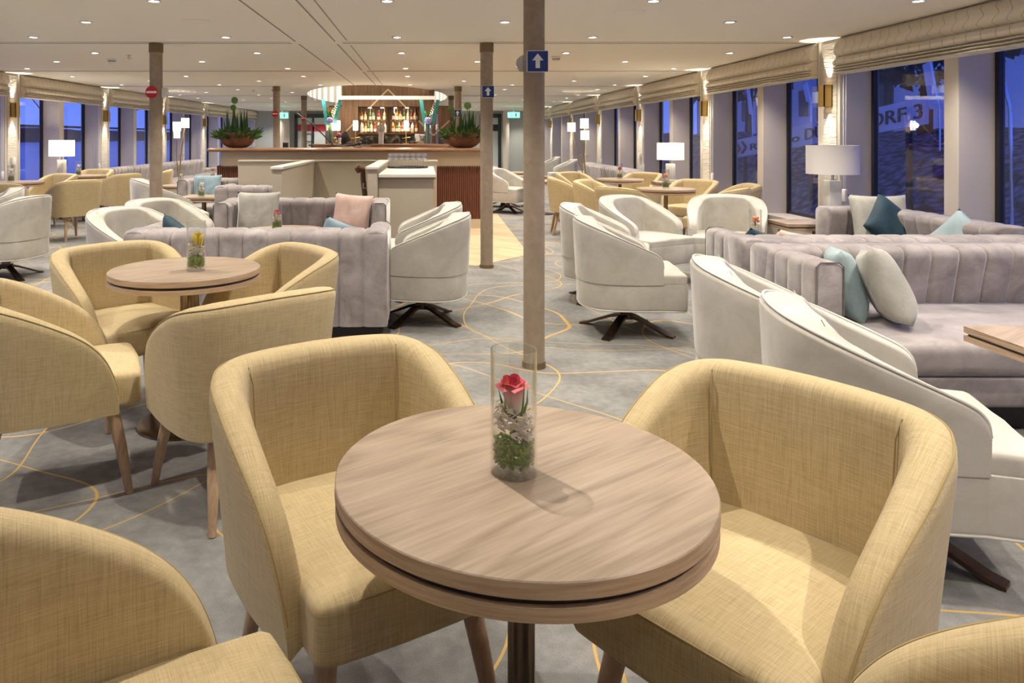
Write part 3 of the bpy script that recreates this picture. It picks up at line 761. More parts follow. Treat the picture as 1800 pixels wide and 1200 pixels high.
rect_table(3.28,4.0,6.66,7.1,.585,'square side table under the white table lamp beside the corner sofa')
rect_table(-3.15,-2.62,9.42,9.95,.60,'small square table with a candle glass left of the stair wall')
rect_table(3.38,3.82,10.6,11.04,.72,'side table carrying the lit table lamp near the right windows')
rect_table(-6.3,-5.9,12.2,12.6,.72,'side table carrying the lit lamp by the left windows')

# ---------------------------------------------------------------- vases with flowers
def make_vase(chips=True,rnd=1,n=110):
    t=thing('glass_vase','x','vase'); r=.0435; h=.232
    bm=BM(); lathe(bm,[(0,.012),(r-.003,.012),(r-.0028,h-.001),(r-.001,h),(r,h-.001),(r,.004),(r-.003,0),(0,0)],48); obj('vase_glass',bm,M['glass'],t)
    bm=BM(); lathe(bm,[(r-.0025,h-.0012),(r-.0008,h+.0004),(r,h-.0012)],48); obj('rim',bm,M['cglass'],t)
    random.seed(rnd)
    bm=BM()
    for i in range(int(n*6)):
        a=random.uniform(0,2*PI); q=random.uniform(.3,1)**.5*(r-.0062); z=.020+random.random()*.048*(1 if math.sin(a*2)>-.3 else .8); s=random.uniform(.0022,.0042)
        ret=bmesh.ops.create_icosphere(bm,subdivisions=1,radius=s)
        for v in ret['verts']: v.co=Vector((v.co.x*random.uniform(.7,1.3)+q*math.cos(a),v.co.y*random.uniform(.7,1.3)+q*math.sin(a),v.co.z*random.uniform(.7,1.4)+z))
    mo=obj('moss',bm,M['moss'],t,smooth=False); mo['kind']='stuff'
    bm=BM()
    for i in range(n*2):
        a=random.uniform(0,2*PI); q=random.uniform(.1,1)**.5*(r-.008); z=.075+random.random()*.045-.012*math.cos(a); 
        if i<n*.12: z=.014+random.random()*.004
        ln=random.uniform(.005,.0105); w_=random.uniform(.0014,.003)
        b2=BM(); box(b2,-ln,ln,-w_,w_,-.0008,.0008)
        mt=Matrix.Translation((q*math.cos(a),q*math.sin(a),z))@Matrix.Rotation(a+PI/2+random.uniform(-.6,.6),4,'Z')@Matrix.Rotation(random.uniform(-.7,.7),4,'Y')@Matrix.Rotation(random.uniform(-1.2,1.2),4,'X')
        bmesh.ops.transform(b2,verts=b2.verts[:],matrix=mt); me=bpy.data.meshes.new('t'); b2.to_mesh(me); b2.free(); bm.from_mesh(me); bpy.data.meshes.remove(me)
    ch=obj('wood_chips',bm,M['chips'],t,smooth=False); ch['kind']='stuff'
    return t
def make_rose(mt,label,full=True):
    t=thing('rose',label,'flower'); bm=BM()
    def petal(a0,span,h,r0,r1,flare,z0,curl):
        nu,nv=10,8; g=[]
        for j in range(nv+1):
            v=j/nv; row=[]
            wd=span*min(1,.5+v*1.1)*math.sqrt(1-.5*max(0,(v-.7)/.3)**2.5)
            rr=r0+(r1-r0)*math.sin(v*PI*.52)+flare*max(0,v-.74)**1.5*6
            for i in range(nu+1):
                u=i/nu*2-1; a=a0+u*wd; z=z0+h*v-curl*max(0,v-.84)*6*.007-.004*abs(u)**3*v
                row.append(bm.verts.new((rr*math.cos(a),rr*math.sin(a),z)))
            g.append(row)
        for j in range(nv):
            for i in range(nu): bm.faces.new((g[j][i],g[j][i+1],g[j+1][i+1],g[j+1][i]))
    for k in range(5): petal(k*1.3,1.1,.046-.0008*k,.002,.003+.0017*k,.003,0.004,0)
    for k in range(4): petal(.6+k*1.6,.95,.047,.004,.0105,.006,0.002,1)
    for k in range(3): petal(-2.3+k*2.1,1.0,.047 if full else .043,.005 if full else .009,.0155 if full else .0185,.009 if full else -.006,0,1.3 if full else 0)
    for v in bm.verts: v.co*=1.06
    bl=obj('bloom',bm,mt,t,(0,0,.022),ang=180); bl.scale=(1.42,1.42,1.42)
    bm=BM(); tube(bm,[(0,0,-.03),(0,0,.012),(0,0,.024)],[.0045,.0045,.009],10); obj('stem',bm,M['stem'],t)
    bm=BM()
    for k in range(5):
        a=k*2*PI/5+.4; pts=[(.006*math.cos(a),.006*math.sin(a),.02),(.022*math.cos(a),.022*math.sin(a),.027),(.031*math.cos(a),.031*math.sin(a),.045),(.036*math.cos(a+.1),.036*math.sin(a+.1),.072+.02*(k==1))]
        if k%2==0: pts=[(p[0]*.8,p[1]*.8,p[2]*.92) for p in pts]
        tube(bm,pts,[.0025,.003,.0022,.0004],6)
    obj('sepal',bm,M['stem'],t)
    return t
def leafy(mt,label):
    t=thing('flower',label,'flower'); bm=BM()
    for k in range(9):
        a=k*2.4; q=.010*(k%3); ret=bmesh.ops.create_icosphere(bm,subdivisions=1,radius=.014)
        for v in ret['verts']: v.co+=Vector((q*math.cos(a),q*math.sin(a),.085+.012*math.sin(k)))
    obj('bloom',bm,mt,t); bm=BM(); tube(bm,[(0,0,0),(0,0,.085)],.005,8); obj('stem',bm,M['stem'],t); return t
v1=make_vase(rnd=3); v1.location=(.168,1.392,.7405); tag(v1,'clear glass cylinder vase with moss and wood chips on the nearest table','vase','glass cylinder vases')
r1=make_rose(M['prose'],'pink and white rose standing in the vase on the nearest table'); r1.location=(.171,1.388,.7405+.088); r1.rotation_euler=(0,R(4),R(200))
o=dup(v1,(-1.08,3.50,.7405),1,'clear glass cylinder vase holding the yellow rose on the second table','glass cylinder vases')
r2=make_rose(M['yrose'],'yellow rose in the glass vase on the second round table',False); r2.location=(-1.07,3.498,.7405+.085)
r2.scale=(1.0,1.0,1.0)
for x,y,z,vl,m_,fl in [
 (-1.22,6.12,.60,'glass vase with a pink rose on the low table between the grey sofas',M['prose'],'pink rose on the low table between the grey sofas'),
 (2.96,9.08,.74,'glass vase with moss on the round table near the right windows',M['orose'],'salmon flower in the vase on the nearer right round table'),
 (2.95,11.18,.74,'glass vase on the farther right round table',M['rrose'],'dark red flower in the vase on the farther right round table'),
 (-5.84,10.45,.74,'glass vase with white flowers at the left frame edge',M['petalw'],'white flower in the vase at the left frame edge'),
 (-5.66,12.1,.74,'glass vase beside the lit lamp by the left windows',M['petalw'],'white flower in the vase beside the left lamp'),
 (-2.88,9.55,.60,'candle glass on the small square table left of the stair wall',M['petalw'],'white candle flower on the small square table'),
 (2.0,13.15,.60,'glass vase on the nearest low aisle table on the right',M['rrose'],'dark red flower on the low aisle table on the right'),
 (2.02,14.65,.60,'glass vase on the middle low aisle table on the right',M['yrose'],'tiny yellow flower on the middle low aisle table'),
 (-3.92,11.9,.60,'glass vase on the nearest low table by the left curved sofa',M['petalw'],'white flower on the nearest low table at the left sofa'),
 (-3.98,13.9,.60,'glass vase on the second low table by the left curved sofa',M['rrose'],'red flower on the second low table at the left sofa'),
 (2.46,5.5,.60,'glass vase behind the double sofa at the right',M['orose'],'coral lily in the vase behind the double sofa')]:
    o=dup(v1,(x,y,z+.0005),random.random()*6,vl,'glass cylinder vases')
    fo=leafy(m_,fl) if x!=-1.22 else make_rose(m_,fl); fo.location=(x,y,z+.075)

# ---------------------------------------------------------------- sofas
CW=.155
def chan(w_,b_):
    def f(s,tot):
        c=tot/max(1,round(tot/w_)); u=abs((s/c)%1-.5)*2
        return -b_*(.45*u**4+.55*u**22)
    return f
def sofa(label,x,y,rz,W,arms=(1,1),Hh=.765,group=None,depth=1.0,armlen=.74,armT=.15,bT=.19):
    """local: rear line y=0, seat towards -y, x from 0 to W"""
    t=thing('channel_sofa',label,'sofa',(x,y,0),rz,group)
    a0=armT if arms[0] else 0; a1=armT if arms[1] else 0
    n=int(W/.0065); path=[Vector((W-W*i/n,0,0)) for i in range(n+1)]; path=path[::-1]
    # outward normal must be +y : travelling -x -> use reversed
    path=[Vector((W-(W*i/n),0,0)) for i in range(n+1)]
    bm=BM(); shell(bm,path,.12,.36,lambda s,t_:Hh,bT,0,-.22,chan(CW,.028),chan(CW,.028),nz=4,rnd=.38)
    obj('backrest',bm,M['mauve'],t,ang=70)
    for i,on in enumerate(arms):
        if not on: continue
        xa=0 if i==0 else W; n2=int(armlen/.0065)
        if i==0: pth=[Vector((xa,-.02-(armlen-.02)*q/n2,0)) for q in range(n2+1)]
        else: pth=[Vector((xa,-armlen+(armlen-.02)*q/n2,0)) for q in range(n2+1)]
        # normal for left arm must be -x
        if i==0: pass
        bm=BM(); shell(bm,pth,.12,.36,lambda s,t_:Hh-.004,armT,0,0,chan(.16,.016),chan(.16,.016),nz=4,rnd=.3)
        ob=obj('armrest',bm,M['mauve'],t,ang=70)
        yf=-armlen; x0=xa if i==0 else xa-armT
        bm=BM(); ring=[(x0+.008,yf-.001,.13),(x0+.008,yf-.001,Hh-.03),(x0+.03,yf-.001,Hh-.01),(x0+armT-.03,yf-.001,Hh-.01),(x0+armT-.008,yf-.001,Hh-.03),(x0+armT-.008,yf-.001,.40)]
        tube(bm,ring,.004,6); obj('piping',bm,M['pipe_d'],t)
    bm=BM(); softbox(bm,a0+.0,W-a1,-depth,-bT+.06,.27,.435,.055,.012,n=16); obj('seat_cushion',bm,M['mauve'],t,ang=60)
    bm=BM(); box(bm,a0+.005,W-a1-.005,-depth+.02,-.08,.13,.275,bev=.02,seg=3); obj('seat_base',bm,M['mauve'],t,ang=50)
    obj('plinth',bx(.05,W-.05,-depth+.12,-.06,.0,.13),M['black'],t,smooth=False)
    return t
sofa('mauve-grey channelled sofa at the right facing the camera, with a green-grey cushion',1.91,4.36,0,1.98,(1,0),group=None)
sofa('mauve-grey channelled sofa at the right backing onto the camera-facing one',3.89,4.42,PI,1.98,(0,1),depth=.95,armlen=.62)
sofa('mauve-grey sofa, channelled back to the camera, behind the yellow-rose table',-.245,4.87,PI,1.75,(1,1),depth=.9,armlen=.6,Hh=.755)
sofa('mauve-grey channelled sofa facing the camera before the stair wall, with two cushions',-1.97,7.55,0,1.62,(1,1),depth=.98,armlen=.68)
sofa('lighter mauve sofa with its back to the camera beside the stair wall',-1.78,9.2,PI,.84,(0,1),depth=.9,armlen=.6)
sofa('mauve sofa facing the camera in front of the fluted bar at left',-3.45,10.95,0,1.5,(1,1),depth=.9,armlen=.65,Hh=.78)
# corner sofa at right wall
t=thing('corner_sofa','mauve-grey corner sofa along the right windows with teal and pale cushions','sofa',(0,0,0))
pth=catmull([Vector((4.08,4.95,0)),Vector((4.08,5.5,0)),Vector((4.08,6.2,0)),Vector((4.0,6.48,0)),Vector((3.85,6.56,0)),Vector((3.46,6.56,0))],70)
bm=BM(); shell(bm,pth,.12,.36,lambda s,t_:.775,.19,0,-.2,chan(.16,.018),chan(.16,.022),nz=4,rnd=.35); obj('backrest',bm,M['mauve'],t,ang=70)
bm=BM(); softbox(bm,3.47,3.93,5.46,6.42,.27,.435,.05,.01); obj('seat_cushion',bm,M['mauve'],t)
obj('seat_base',bx(3.48,3.95,5.48,6.4,.0,.275,bev=.02),M['mauve'],t)
def curve_sofa(pts,label,m_='mauve'):
    t=thing('curved_sofa',label,'sofa'); pth=catmull([Vector((a,b,0)) for a,b in pts],60)
    bm=BM(); shell(bm,pth,.10,.36,lambda s,t_:.78,.2,0,-.18,chan(.17,.018),chan(.17,.03),nz=4,rnd=.4); obj('backrest',bm,M[m_],t,ang=70)
    bm=BM(); shell(bm,[p for p in pth],.10,.10,lambda s,t_:.42,.72,0,0,lambda s,t_:-.02,None,nz=3,rnd=.07); obj('seat',bm,M[m_],t,ang=60)
curve_sofa([(3.55,12.95),(3.85,13.1),(4.02,13.5),(4.02,15),(4.02,17.6)],'long grey sofa curving along the far right windows')
curve_sofa([(-6.2,20.0),(-6.25,16),(-6.2,13.9),(-6.05,13.4),(-5.75,13.25)],'long pale grey channelled sofa curving along the left windows')

# cushions
def cushion(x,y,z,s,rot,m_,label,t_=.07,group='scatter cushions'):
    bm=BM(); n=18; top=[]; bot=[]
    for j in range(n+1):
        a=[];b=[]
        for i in range(n+1):
            u=i/n*2-1; v=j/n*2-1
            k=1-.07*(1-abs(v)**2)*abs(u)**3; k2=1-.07*(1-abs(u)**2)*abs(v)**3
            X=u*s*k; Z=v*s*k2; h=t_*((1-u**4)*(1-v**4))**.55+.004*math.sin(7*u+3*v)*(1-u*u)*(1-v*v)
            edge=(i in(0,n) or j in (0,n))
            A=bm.verts.new((X,-h if not edge else 0,Z)); a.append(A); b.append(A if edge else bm.verts.new((X,h,Z)))
        top.append(a); bot.append(b)
    for j in range(n):
        for i in range(n):
            bm.faces.new((top[j][i],top[j][i+1],top[j+1][i+1],top[j+1][i]))
            q=(bot[j][i],bot[j+1][i],bot[j+1][i+1],bot[j][i+1])
            if len(set(q))==4:
                try: bm.faces.new(q)
                except ValueError: pass
    o=obj('cushion',bm,m_,None,(x,y,z),tuple(R(a) for a in rot),ang=180); return tag(o,label,'cushion',group)
cushion(2.33,3.74,.62,.20,(-24,10,66),M['cush_w'],'silver-green velvet cushion on edge on the right camera-facing sofa',.085)
cushion(2.22,3.90,.60,.19,(-14,4,70),M['cush_l'],'pale blue cushion tucked between the sofa arm and silver-green cushion',.07)
cushion(2.35,4.72,.60,.19,(28,10,8),M['cush_p'],'blush cushion peeking over the back of the right double sofa',.06)
cushion(2.16,4.80,.60,.18,(28,14,20),M['cush_t'],'teal cushion edge under the blush cushion over the sofa back',.06)
cushion(3.82,6.20,.665,.23,(-18,0,-8),M['cush_w'],'pale grey cushion in the corner of the window sofa',.08)
cushion(3.80,6.00,.64,.22,(-40,42,-10),M['cush_t'],'deep teal cushion lying tilted on the window corner sofa',.07)
cushion(3.84,5.30,.60,.19,(-25,38,-60),M['cush_l'],'pale ice-blue cushion at the right frame edge on the window sofa',.07)
cushion(-1.60,7.12,.645,.205,(-16,0,4),M['cush_w'],'silver-green cushion at the left of the sofa facing the camera',.08)
cushion(-.70,7.14,.635,.19,(-16,4,-10),M['cush_p'],'blush pink cushion at the right of the sofa facing the camera',.075)
cushion(-.60,5.22,.60,.19,(24,20,28),M['cush_b'],'dusty blue cushion leaning against the arm of the back-turned sofa',.06)
cushion(-1.74,5.25,.62,.17,(20,20,-40),M['cush_t'],'teal patterned cushion in the left corner of the back-turned sofa',.06)
cushion(-3.10,10.55,.64,.20,(-16,0,5),M['cush_b'],'dusty blue cushion on the far left sofa facing the camera',.08)
cushion(-2.35,10.5,.60,.18,(-50,10,0),M['cush_l'],'pale blue cushion lying on the far left sofa',.06)

# ---------------------------------------------------------------- lamps
def table_lamp(x,y,z,label,on,r=.205,sh=(1.03,1.295),base='square'):
    t=thing('table_lamp',label,'table lamp',(x,y,z),0,'drum shade table lamps')
    h0,h1=sh[0]-z,sh[1]-z
    bm=BM(); lathe(bm,[(r,h0),(r,h1),(r-.004,h1),(r-.004,h0),(r,h0)],48); obj('lamp_shade',bm,M['lamp_on'] if on else M['lamp_off'],t)
    bm=BM(); box(bm,-.055,.055,-.055,.055,.03,h0-.06,bev=.006); box(bm,-.08,.08,-.08,.08,0,.03,bev=.005); obj('lamp_base',bm,M['ceramic'],t)
    bm=BM(); cyl(bm,0,0,h0-.07,h0+.03,.012); cyl(bm,0,0,h0-.065,h0-.055,.03)
    for k in range(3):
        a=k*2*PI/3; tube(bm,[(0,0,h0+.03),((r-.004)*math.cos(a),(r-.004)*math.sin(a),h0+.03)],.002,5)
    obj('lamp_neck',bm,M['chrome'],t)
    if on: light('POINT',(0,0,(h0+h1)/2),9,(1,.85,.62),t,shadow_soft_size=.05)
table_lamp(3.78,6.85,.586,'white drum-shade table lamp, unlit, in front of the nearest right pillar',False,.222)
table_lamp(3.60,10.82,.7205,'lit drum-shade table lamp by the right windows behind the tub chairs',True,.19,(1.04,1.285))
table_lamp(-6.08,12.4,.7205,'lit drum-shade table lamp by the left windows',True,.2,(1.05,1.32))
def tree_lamp(x,y,shades,label):
    t=thing('floor_lamp',label,'floor lamp',(x,y,0)); bm=BM(); cyl(bm,0,0,0,.02,.16); obj('lamp_foot',bm,M['gold'],t)
    bm=BM()
    for dx,z0,z1,r in shades:
        tube(bm,[(0,0,.02),(dx*.15+.02,0,.5),(dx*.5-.02,0,.95),(dx,0,z0+.05)],.012,6); tube(bm,[(dx*.5,0,.95),(dx*.5+.08,0,1.02)],.007,5); tube(bm,[(dx*.3,0,.75),(dx*.3-.09,0,.85)],.006,5)
    obj('branch_stem',bm,M['gold'],t)
    for dx,z0,z1,r in shades:
        bm=BM(); lathe(bm,[(r,z0),(r,z1),(r-.004,z1),(r-.004,z0),(r,z0)],28,dx,0); obj('lamp_shade',bm,M['lamp_on'],t)
    light('POINT',(0,-.05,1.6),8,(1,.85,.62),t,shadow_soft_size=.05)
tree_lamp(3.46,15.9,[(-.30,1.49,1.68,.085),(-.02,1.56,1.77,.09),(-.01,1.31,1.51,.09)],'branching brass floor lamp with three small white drum shades, far right')
tree_lamp(-5.30,15.9,[(-.02,1.50,1.70,.085),(.16,1.57,1.78,.085),(-.02,1.35,1.49,.07)],'branching brass floor lamp with small white drum shades, far left')
for x,y,l in ((XR-.035,7.52+3.31*2,'small white thermostat on a right window pillar'),(XL+.035,PL[5],'small white thermostat on a left window pillar')):
    tag(obj('thermostat',bx(-.02,.02,-.04,.04,-.06,.06,bev=.006),M['trimw'],None,(x,y,1.0)),l,'thermostat')

# ---------------------------------------------------------------- stair enclosure and sideboard
t=thing('stair_enclosure','low greige walls around the stairwell in front of the bar','stair wall')
bm=BM(); box(bm,-1.60,-1.50,7.78,10.12,0,1.03); obj('side_wall',bm,M['greige'],t,smooth=False)
bm=BM(); box(bm,-.60,-.50,7.80,10.12,0,1.03); obj('side_wall',bm,M['greige'],t,smooth=False)
bm=BM(); box(bm,-2.55,.17,10.12,10.22,0,1.03); obj('rear_wall',bm,M['greige'],t,smooth=False)
bm=BM()
box(bm,-1.62,-1.48,7.76,10.12,1.03,1.06,bev=.006); obj('capping',bm,M['greige_l'],t,smooth=False)
bm=BM(); box(bm,-.62,-.48,7.78,10.12,1.03,1.06,bev=.006); obj('capping',bm,M['greige_l'],t,smooth=False)
bm=BM(); box(bm,-2.55,.18,10.10,10.24,1.03,1.055,bev=.006); obj('capping',bm,M['greige'],t,smooth=False)
t=thing('sideboard','greige sideboard with a pale top carrying the tray of glasses','sideboard',(0,0,0))
obj('cabinet_body',bx(-.495,.10,8.02,10.1,0,.935),M['greige'],t,smooth=False)
obj('counter_top',bx(-.497,.125,7.96,10.11,.935,.972,bev=.005),M['greige_l'],t,smooth=False)
obj('groove',bx(-.497,.12,7.99,8.03,.915,.935),M['groove'],t,smooth=False)
bm=BM(); tube(bm,[(-.70,7.95,1.0),(-.72,7.93,1.035),(-.69,7.9,1.05),(-.66,7.92,1.03),(-.665,8.02,.93),(-.665,8.6,.45),(-.665,9.2,0.0)],.03,12)
t=thing('handrail','dark wooden handrail leading down into the stairwell','handrail'); obj('rail',bm,M['brown'],t)
bm=BM(); 
for y,z in ((8.05,.905),(8.35,.655),(8.8,.28)): tube(bm,[(-.665,y,z-.02),(-.665,y,z-.09),(-.60,y,z-.09)],.008,8)
obj('bracket',bm,M['chrome'],t)
# tray and glasses
t=thing('serving_tray','dark oval tray of wine glasses on the sideboard','tray',(-.215,9.55,.972)); bm=BM(); lathe(bm,[(0,.004),(.25,.004),(.268,.022),(.272,.020),(.255,0),(0,0)],48); obj('tray_dish',bm,M['blackp'],t)
for v in t.children[0].data.vertices: v.co.y*=.7
bm=BM(); lathe(bm,[(0,.001),(.03,.001),(.031,.003),(.005,.006),(.0035,.012),(.0035,.075),(.012,.085),(.032,.105),(.038,.13),(.034,.165),(.030,.185),(.0285,.185),(.0325,.16),(.036,.13),(.030,.107),(.008,.09)],20)
g0=obj('wine_glass',bm,M['cglass']); q=0
for row,(yy,n_) in enumerate(((9.44,7),(9.53,6),(9.63,7))):
    for i in range(n_):
        g=g0 if q==0 else g0.copy()
        if q: C.objects.link(g)
        q+=1; g.location=(-.215+(i-(n_-1)/2)*.073,yy,.9765)
        tag(g,'stemmed wine glass on the tray, number %d from the left in the %s row'%(i+1,('front','middle','rear')[row]),'wine glass','stemmed wine glasses on the tray')

# ---------------------------------------------------------------- bar
t=thing('bar_counter','long bar counter with wooden top, beige band and fluted walnut front','bar')
obj('counter_top',bx(-3.24,1.0,11.0,11.75,1.15,1.205,bev=.025,seg=4),M['bartop'],t)
obj('beige_band',bx(-3.06,.93,11.12,11.65,.92,1.16),M['band'],t,smooth=False)
bm=BM()
for x0,x1 in ((-3.12,.93),):
    n_=int((x1-x0)/.032)
    for i in range(n_):
        x=x0+i*.032; 
        if -2.2<x<-.4: continue
        box(bm,x,x+.022,11.11,11.14,.14,.94,bev=.006,seg=1)
    box(bm,x0,x1,11.135,11.6,.1,.94)
obj('fluted_front',bm,M['flute'],t,smooth=False)
obj('kick_plinth',bx(-3.08,.92,11.10,11.6,0,.14),M['band'],t,smooth=False)
t=thing('back_counter','inner bar counter with wood top behind the long bar','counter')
bm=BM(); box(bm,-2.15,-1.62,13.7,14.3,1.2,1.24,bev=.01); obj('counter_top',bm,M['bartop'],t)
bm=BM(); box(bm,-1.0,.45,13.7,14.3,1.19,1.24,bev=.01); obj('counter_top',bm,M['bartop'],t)
obj('cabinet_front',bx(-2.1,.42,13.75,14.3,0,1.19),M['band'],t,smooth=False)
obj('metal_worktop',bx(-1.62,-1.0,13.8,14.3,1.12,1.23),M['chrome'],t,smooth=False)
# bar back wall with niche
t=thing('back_bar_wall','walnut back-bar wall with lit bottle niche and brass diagonal inlays','bar wall',(0,0,0))
yb=15.5
bm=BM()
box(bm,-1.73,-1.38,yb,yb+.5,0,CEIL+.49); box(bm,-.12,.21,yb,yb+.5,0,CEIL+.49); box(bm,-2.08,-1.73,yb+.01,yb+.4,0,2.0); box(bm,.21,.56,yb+.01,yb+.4,0,2.0)
box(bm,-1.38,-.12,yb,yb+.5,2.0,CEIL+.49); box(bm,-1.38,-.12,yb,yb+.5,0,1.13)
box(bm,-1.38,-.12,yb+.38,yb+.5,1.1,2.02)
obj('walnut_panelling',bm,M['walnut'],t,smooth=False)
bm=BM(); box(bm,-1.40,.02,yb-.02,yb+.0,1.16,1.41); obj('marble_splashback',bm,M['marble'],t,smooth=False)
bm=BM()
for z in (1.43,): box(bm,-1.40,-.10,yb-.06,yb+.36,z,z+.03)
obj('shelf',bm,M['bartop'],t,smooth=False)
bm=BM(); box(bm,-1.37,-.13,yb+.02,yb+.36,1.70,1.712); obj('glass_shelf',bm,M['cglass'],t,smooth=False)
bm=BM(); box(bm,-.765,-.745,yb+.02,yb+.38,1.46,2.0); box(bm,-1.39,-1.37,yb-.01,yb+.02,1.43,2.01); box(bm,-.13,-.11,yb-.01,yb+.02,1.43,2.01); box(bm,-1.39,-.11,yb-.01,yb+.02,1.99,2.01); obj('niche_frame',bm,M['bronze'],t,smooth=False)
def strip(bm,x0,z0,x1,z1,y,w_=.014):
    d=Vector((x1-x0,0,z1-z0)).normalized(); nn=Vector((-d.z,0,d.x))*w_
    A=[Vector((x0,y,z0))+nn,Vector((x0,y,z0))-nn,Vector((x1,y,z1))-nn,Vector((x1,y,z1))+nn]
    v1_=[bm.verts.new(p) for p in A]; v2_=[bm.verts.new(p+Vector((0,.012,0))) for p in A]
    bm.faces.new(v1_); bm.faces.new(v2_[::-1])
    for i in range(4): bm.faces.new((v1_[i],v1_[(i+1)%4],v2_[(i+1)%4],v2_[i]))
bm=BM()
Yq=yb-.012
def bp(px,py): return ((px-CX)*Yq/F, EYE-(py-CY)*Yq/F)
for a,b in (((682,157),(650,189)),((682,157),(714,189)),((736,212),(762,238)),((762,238),(790,212)),((601,238),(621,218)),((601,238),(590,250))):
    p,q_=bp(*a),bp(*b); strip(bm,p[0],p[1],q_[0],q_[1],Yq)
obj('brass_inlay',bm,M['gold2'],t,smooth=False)
bm=BM()
for px in (649,671,694,715):
    cyl(bm,bp(px,0)[0],yb+.15,1.985,1.995,.035,seg=16)
obj('niche_light',bm,M['led'],t)
for px in (649,671,694,715):
    l=light('SPOT',(bp(px,0)[0],yb+.15,1.97),7,(1,.8,.55),t,spot_size=R(110),spot_blend=.5,shadow_soft_size=.02)
light('AREA',(-.75,yb+.1,1.68),4,(1,.8,.55),t,shape='RECTANGLE',size=1.1,size_y=.05)
t=thing('canopy_beam','cream lit beam hanging across the front of the bar canopy','beam',(0,0,0)); obj('beam_box',bx(-1.72,.21,14.9,14.98,2.13,2.2),mat('lit_cream_beam',(.85,.8,.68),.6,em=.45,emc=(1,.9,.72)),t,smooth=False)
# lights from the canopy onto the bar wall
for x in (-1.9,-1.1,-.3):
    l=light('SPOT',(x,14.6,CEIL+.3),40,(1,.84,.62),None,spot_size=R(100),spot_blend=.6,shadow_soft_size=.05)
    l.rotation_euler=(R(18),0,0)
# bottles
cols=[(.35,.12,.03),(.5,.3,.08),(.05,.09,.04),(.75,.72,.66),(.30,.03,.03),(.60,.38,.12),(.08,.05,.03),(.2,.3,.12)]
bmats=[mat('bottle_glass_%d'%i,c,.12) for i,c in enumerate(cols)]; lab_m=mat('bottle_label',(.8,.76,.66),.7); cap_m=mat('bottle_cap',(.5,.38,.15),.4,.6)
def bottle_mesh(i):
    bm=BM(); r=random.uniform(.027,.036); h=random.uniform(.15,.20); hn=h*random.uniform(1.3,1.5)
    lathe(bm,[(0,0),(r,0),(r,.03),(r,h*.55),(r,h*.72),(r*.75,h*.86),(r*.34,h*.98),(r*.30,hn-.03),(r*.34,hn-.028),(r*.34,hn),(0,hn)],12,mi=[0,0,1,0,0,0,0,2,2,2])
    me=bpy.data.meshes.new('bottle'); 
    for f in bm.faces: f.smooth=True
    bm.to_mesh(me); bm.free(); me.materials.append(bmats[i%8]); me.materials.append(lab_m); me.materials.append(cap_m); return me
random.seed(5)
BMs=[bottle_mesh(i) for i in range(8)]
for s,(z,xs) in enumerate(((1.713,[634,642,651,657,666,676,687,693,698,704,710,717,724,730,733]),(1.4605,[632,638,643,648,653,659,666,671,677,686,692,697,702,707,714,719,725,733]))):
    for i,px in enumerate(xs):
        o=bpy.data.objects.new('bottle',BMs[(i*5+s*3)%8]); C.objects.link(o); o.location=(max(-1.33,min(-.17,(px-CX)*(yb+.2)/F)),yb+.12+.05*(i%3),z)
        if abs(o.location.x+.755)<.045: o.location.x+=.06
        tag(o,'liquor bottle on the %s back-bar shelf, number %d from the left'%(('upper','lower')[s],i+1),'bottle','bottles on the back-bar shelves')
# bar lamps
for i,(px,yy,l) in enumerate(((586,14.0,'glowing bar lamp at the far left, beside the flower vase'),(594,14.1,'glowing bar lamp, second from the left'),(625,13.9,'glowing bar lamp left of the bottle shelves'),(714,14.0,'glowing bar lamp in front of the bottle shelves at right'))):
    x=(px-CX)*yy/F; t=thing('bar_lamp',l,'lamp',(x,yy,1.24),0,'glowing lamps on the bar')
    zt=EYE-(212-CY)*yy/F-1.24; zb_=EYE-(229-CY)*yy/F-1.24
    bm=BM(); lathe(bm,[(0,zb_),(.042,zb_),(.05,(zt+zb_)/2),(.042,zt),(0,zt)],20); obj('lamp_shade',bm,M['lamp_hot'],t)
    bm=BM(); cyl(bm,0,0,0,zb_,.009,seg=12); cyl(bm,0,0,0,.015,.05,seg=20); tube(bm,[(-.08,0,zb_*.42),(.08,0,zb_*.5)],.005,6); obj('lamp_stand',bm,M['gold'],t)
    light('POINT',(0,-.07,(zt+zb_)/2),3,(1,.8,.55),t,shadow_soft_size=.05)
# beer tap
t=thing('beer_tap','white beer tap with a round badge on the bar','beer tap',((670-CX)*13.8/F,13.75,1.24)); bm=BM(); box(bm,-.045,.045,-.03,.03,0,.24,bev=.01); obj('tap_column',bm,M['trimw'],t)
bm=BM(); cyl(bm,0,0,0,.03,.085,seg=32); bmesh.ops.rotate(bm,verts=bm.verts[:],matrix=Matrix.Rotation(R(90),3,'X')); obj('badge',bm,M['trimw'],t,(0,-.02,.29))
bm=BM(); lathe(bm,[(.055,0),(.062,0),(.062,.003),(.055,.003),(.055,0)],32); bmesh.ops.rotate(bm,verts=bm.verts[:],matrix=Matrix.Rotation(R(90),3,'X')); obj('badge_ring',bm,M['groove'],t,(0,-.051,.29))
bm=BM(); box(bm,-.035,.035,-.054,-.05,.275,.287); box(bm,-.022,.022,-.054,-.05,.245,.257); box(bm,-.008,.008,-.054,-.05,.305,.325); obj('badge_print',bm,M['groove'],t,smooth=False)
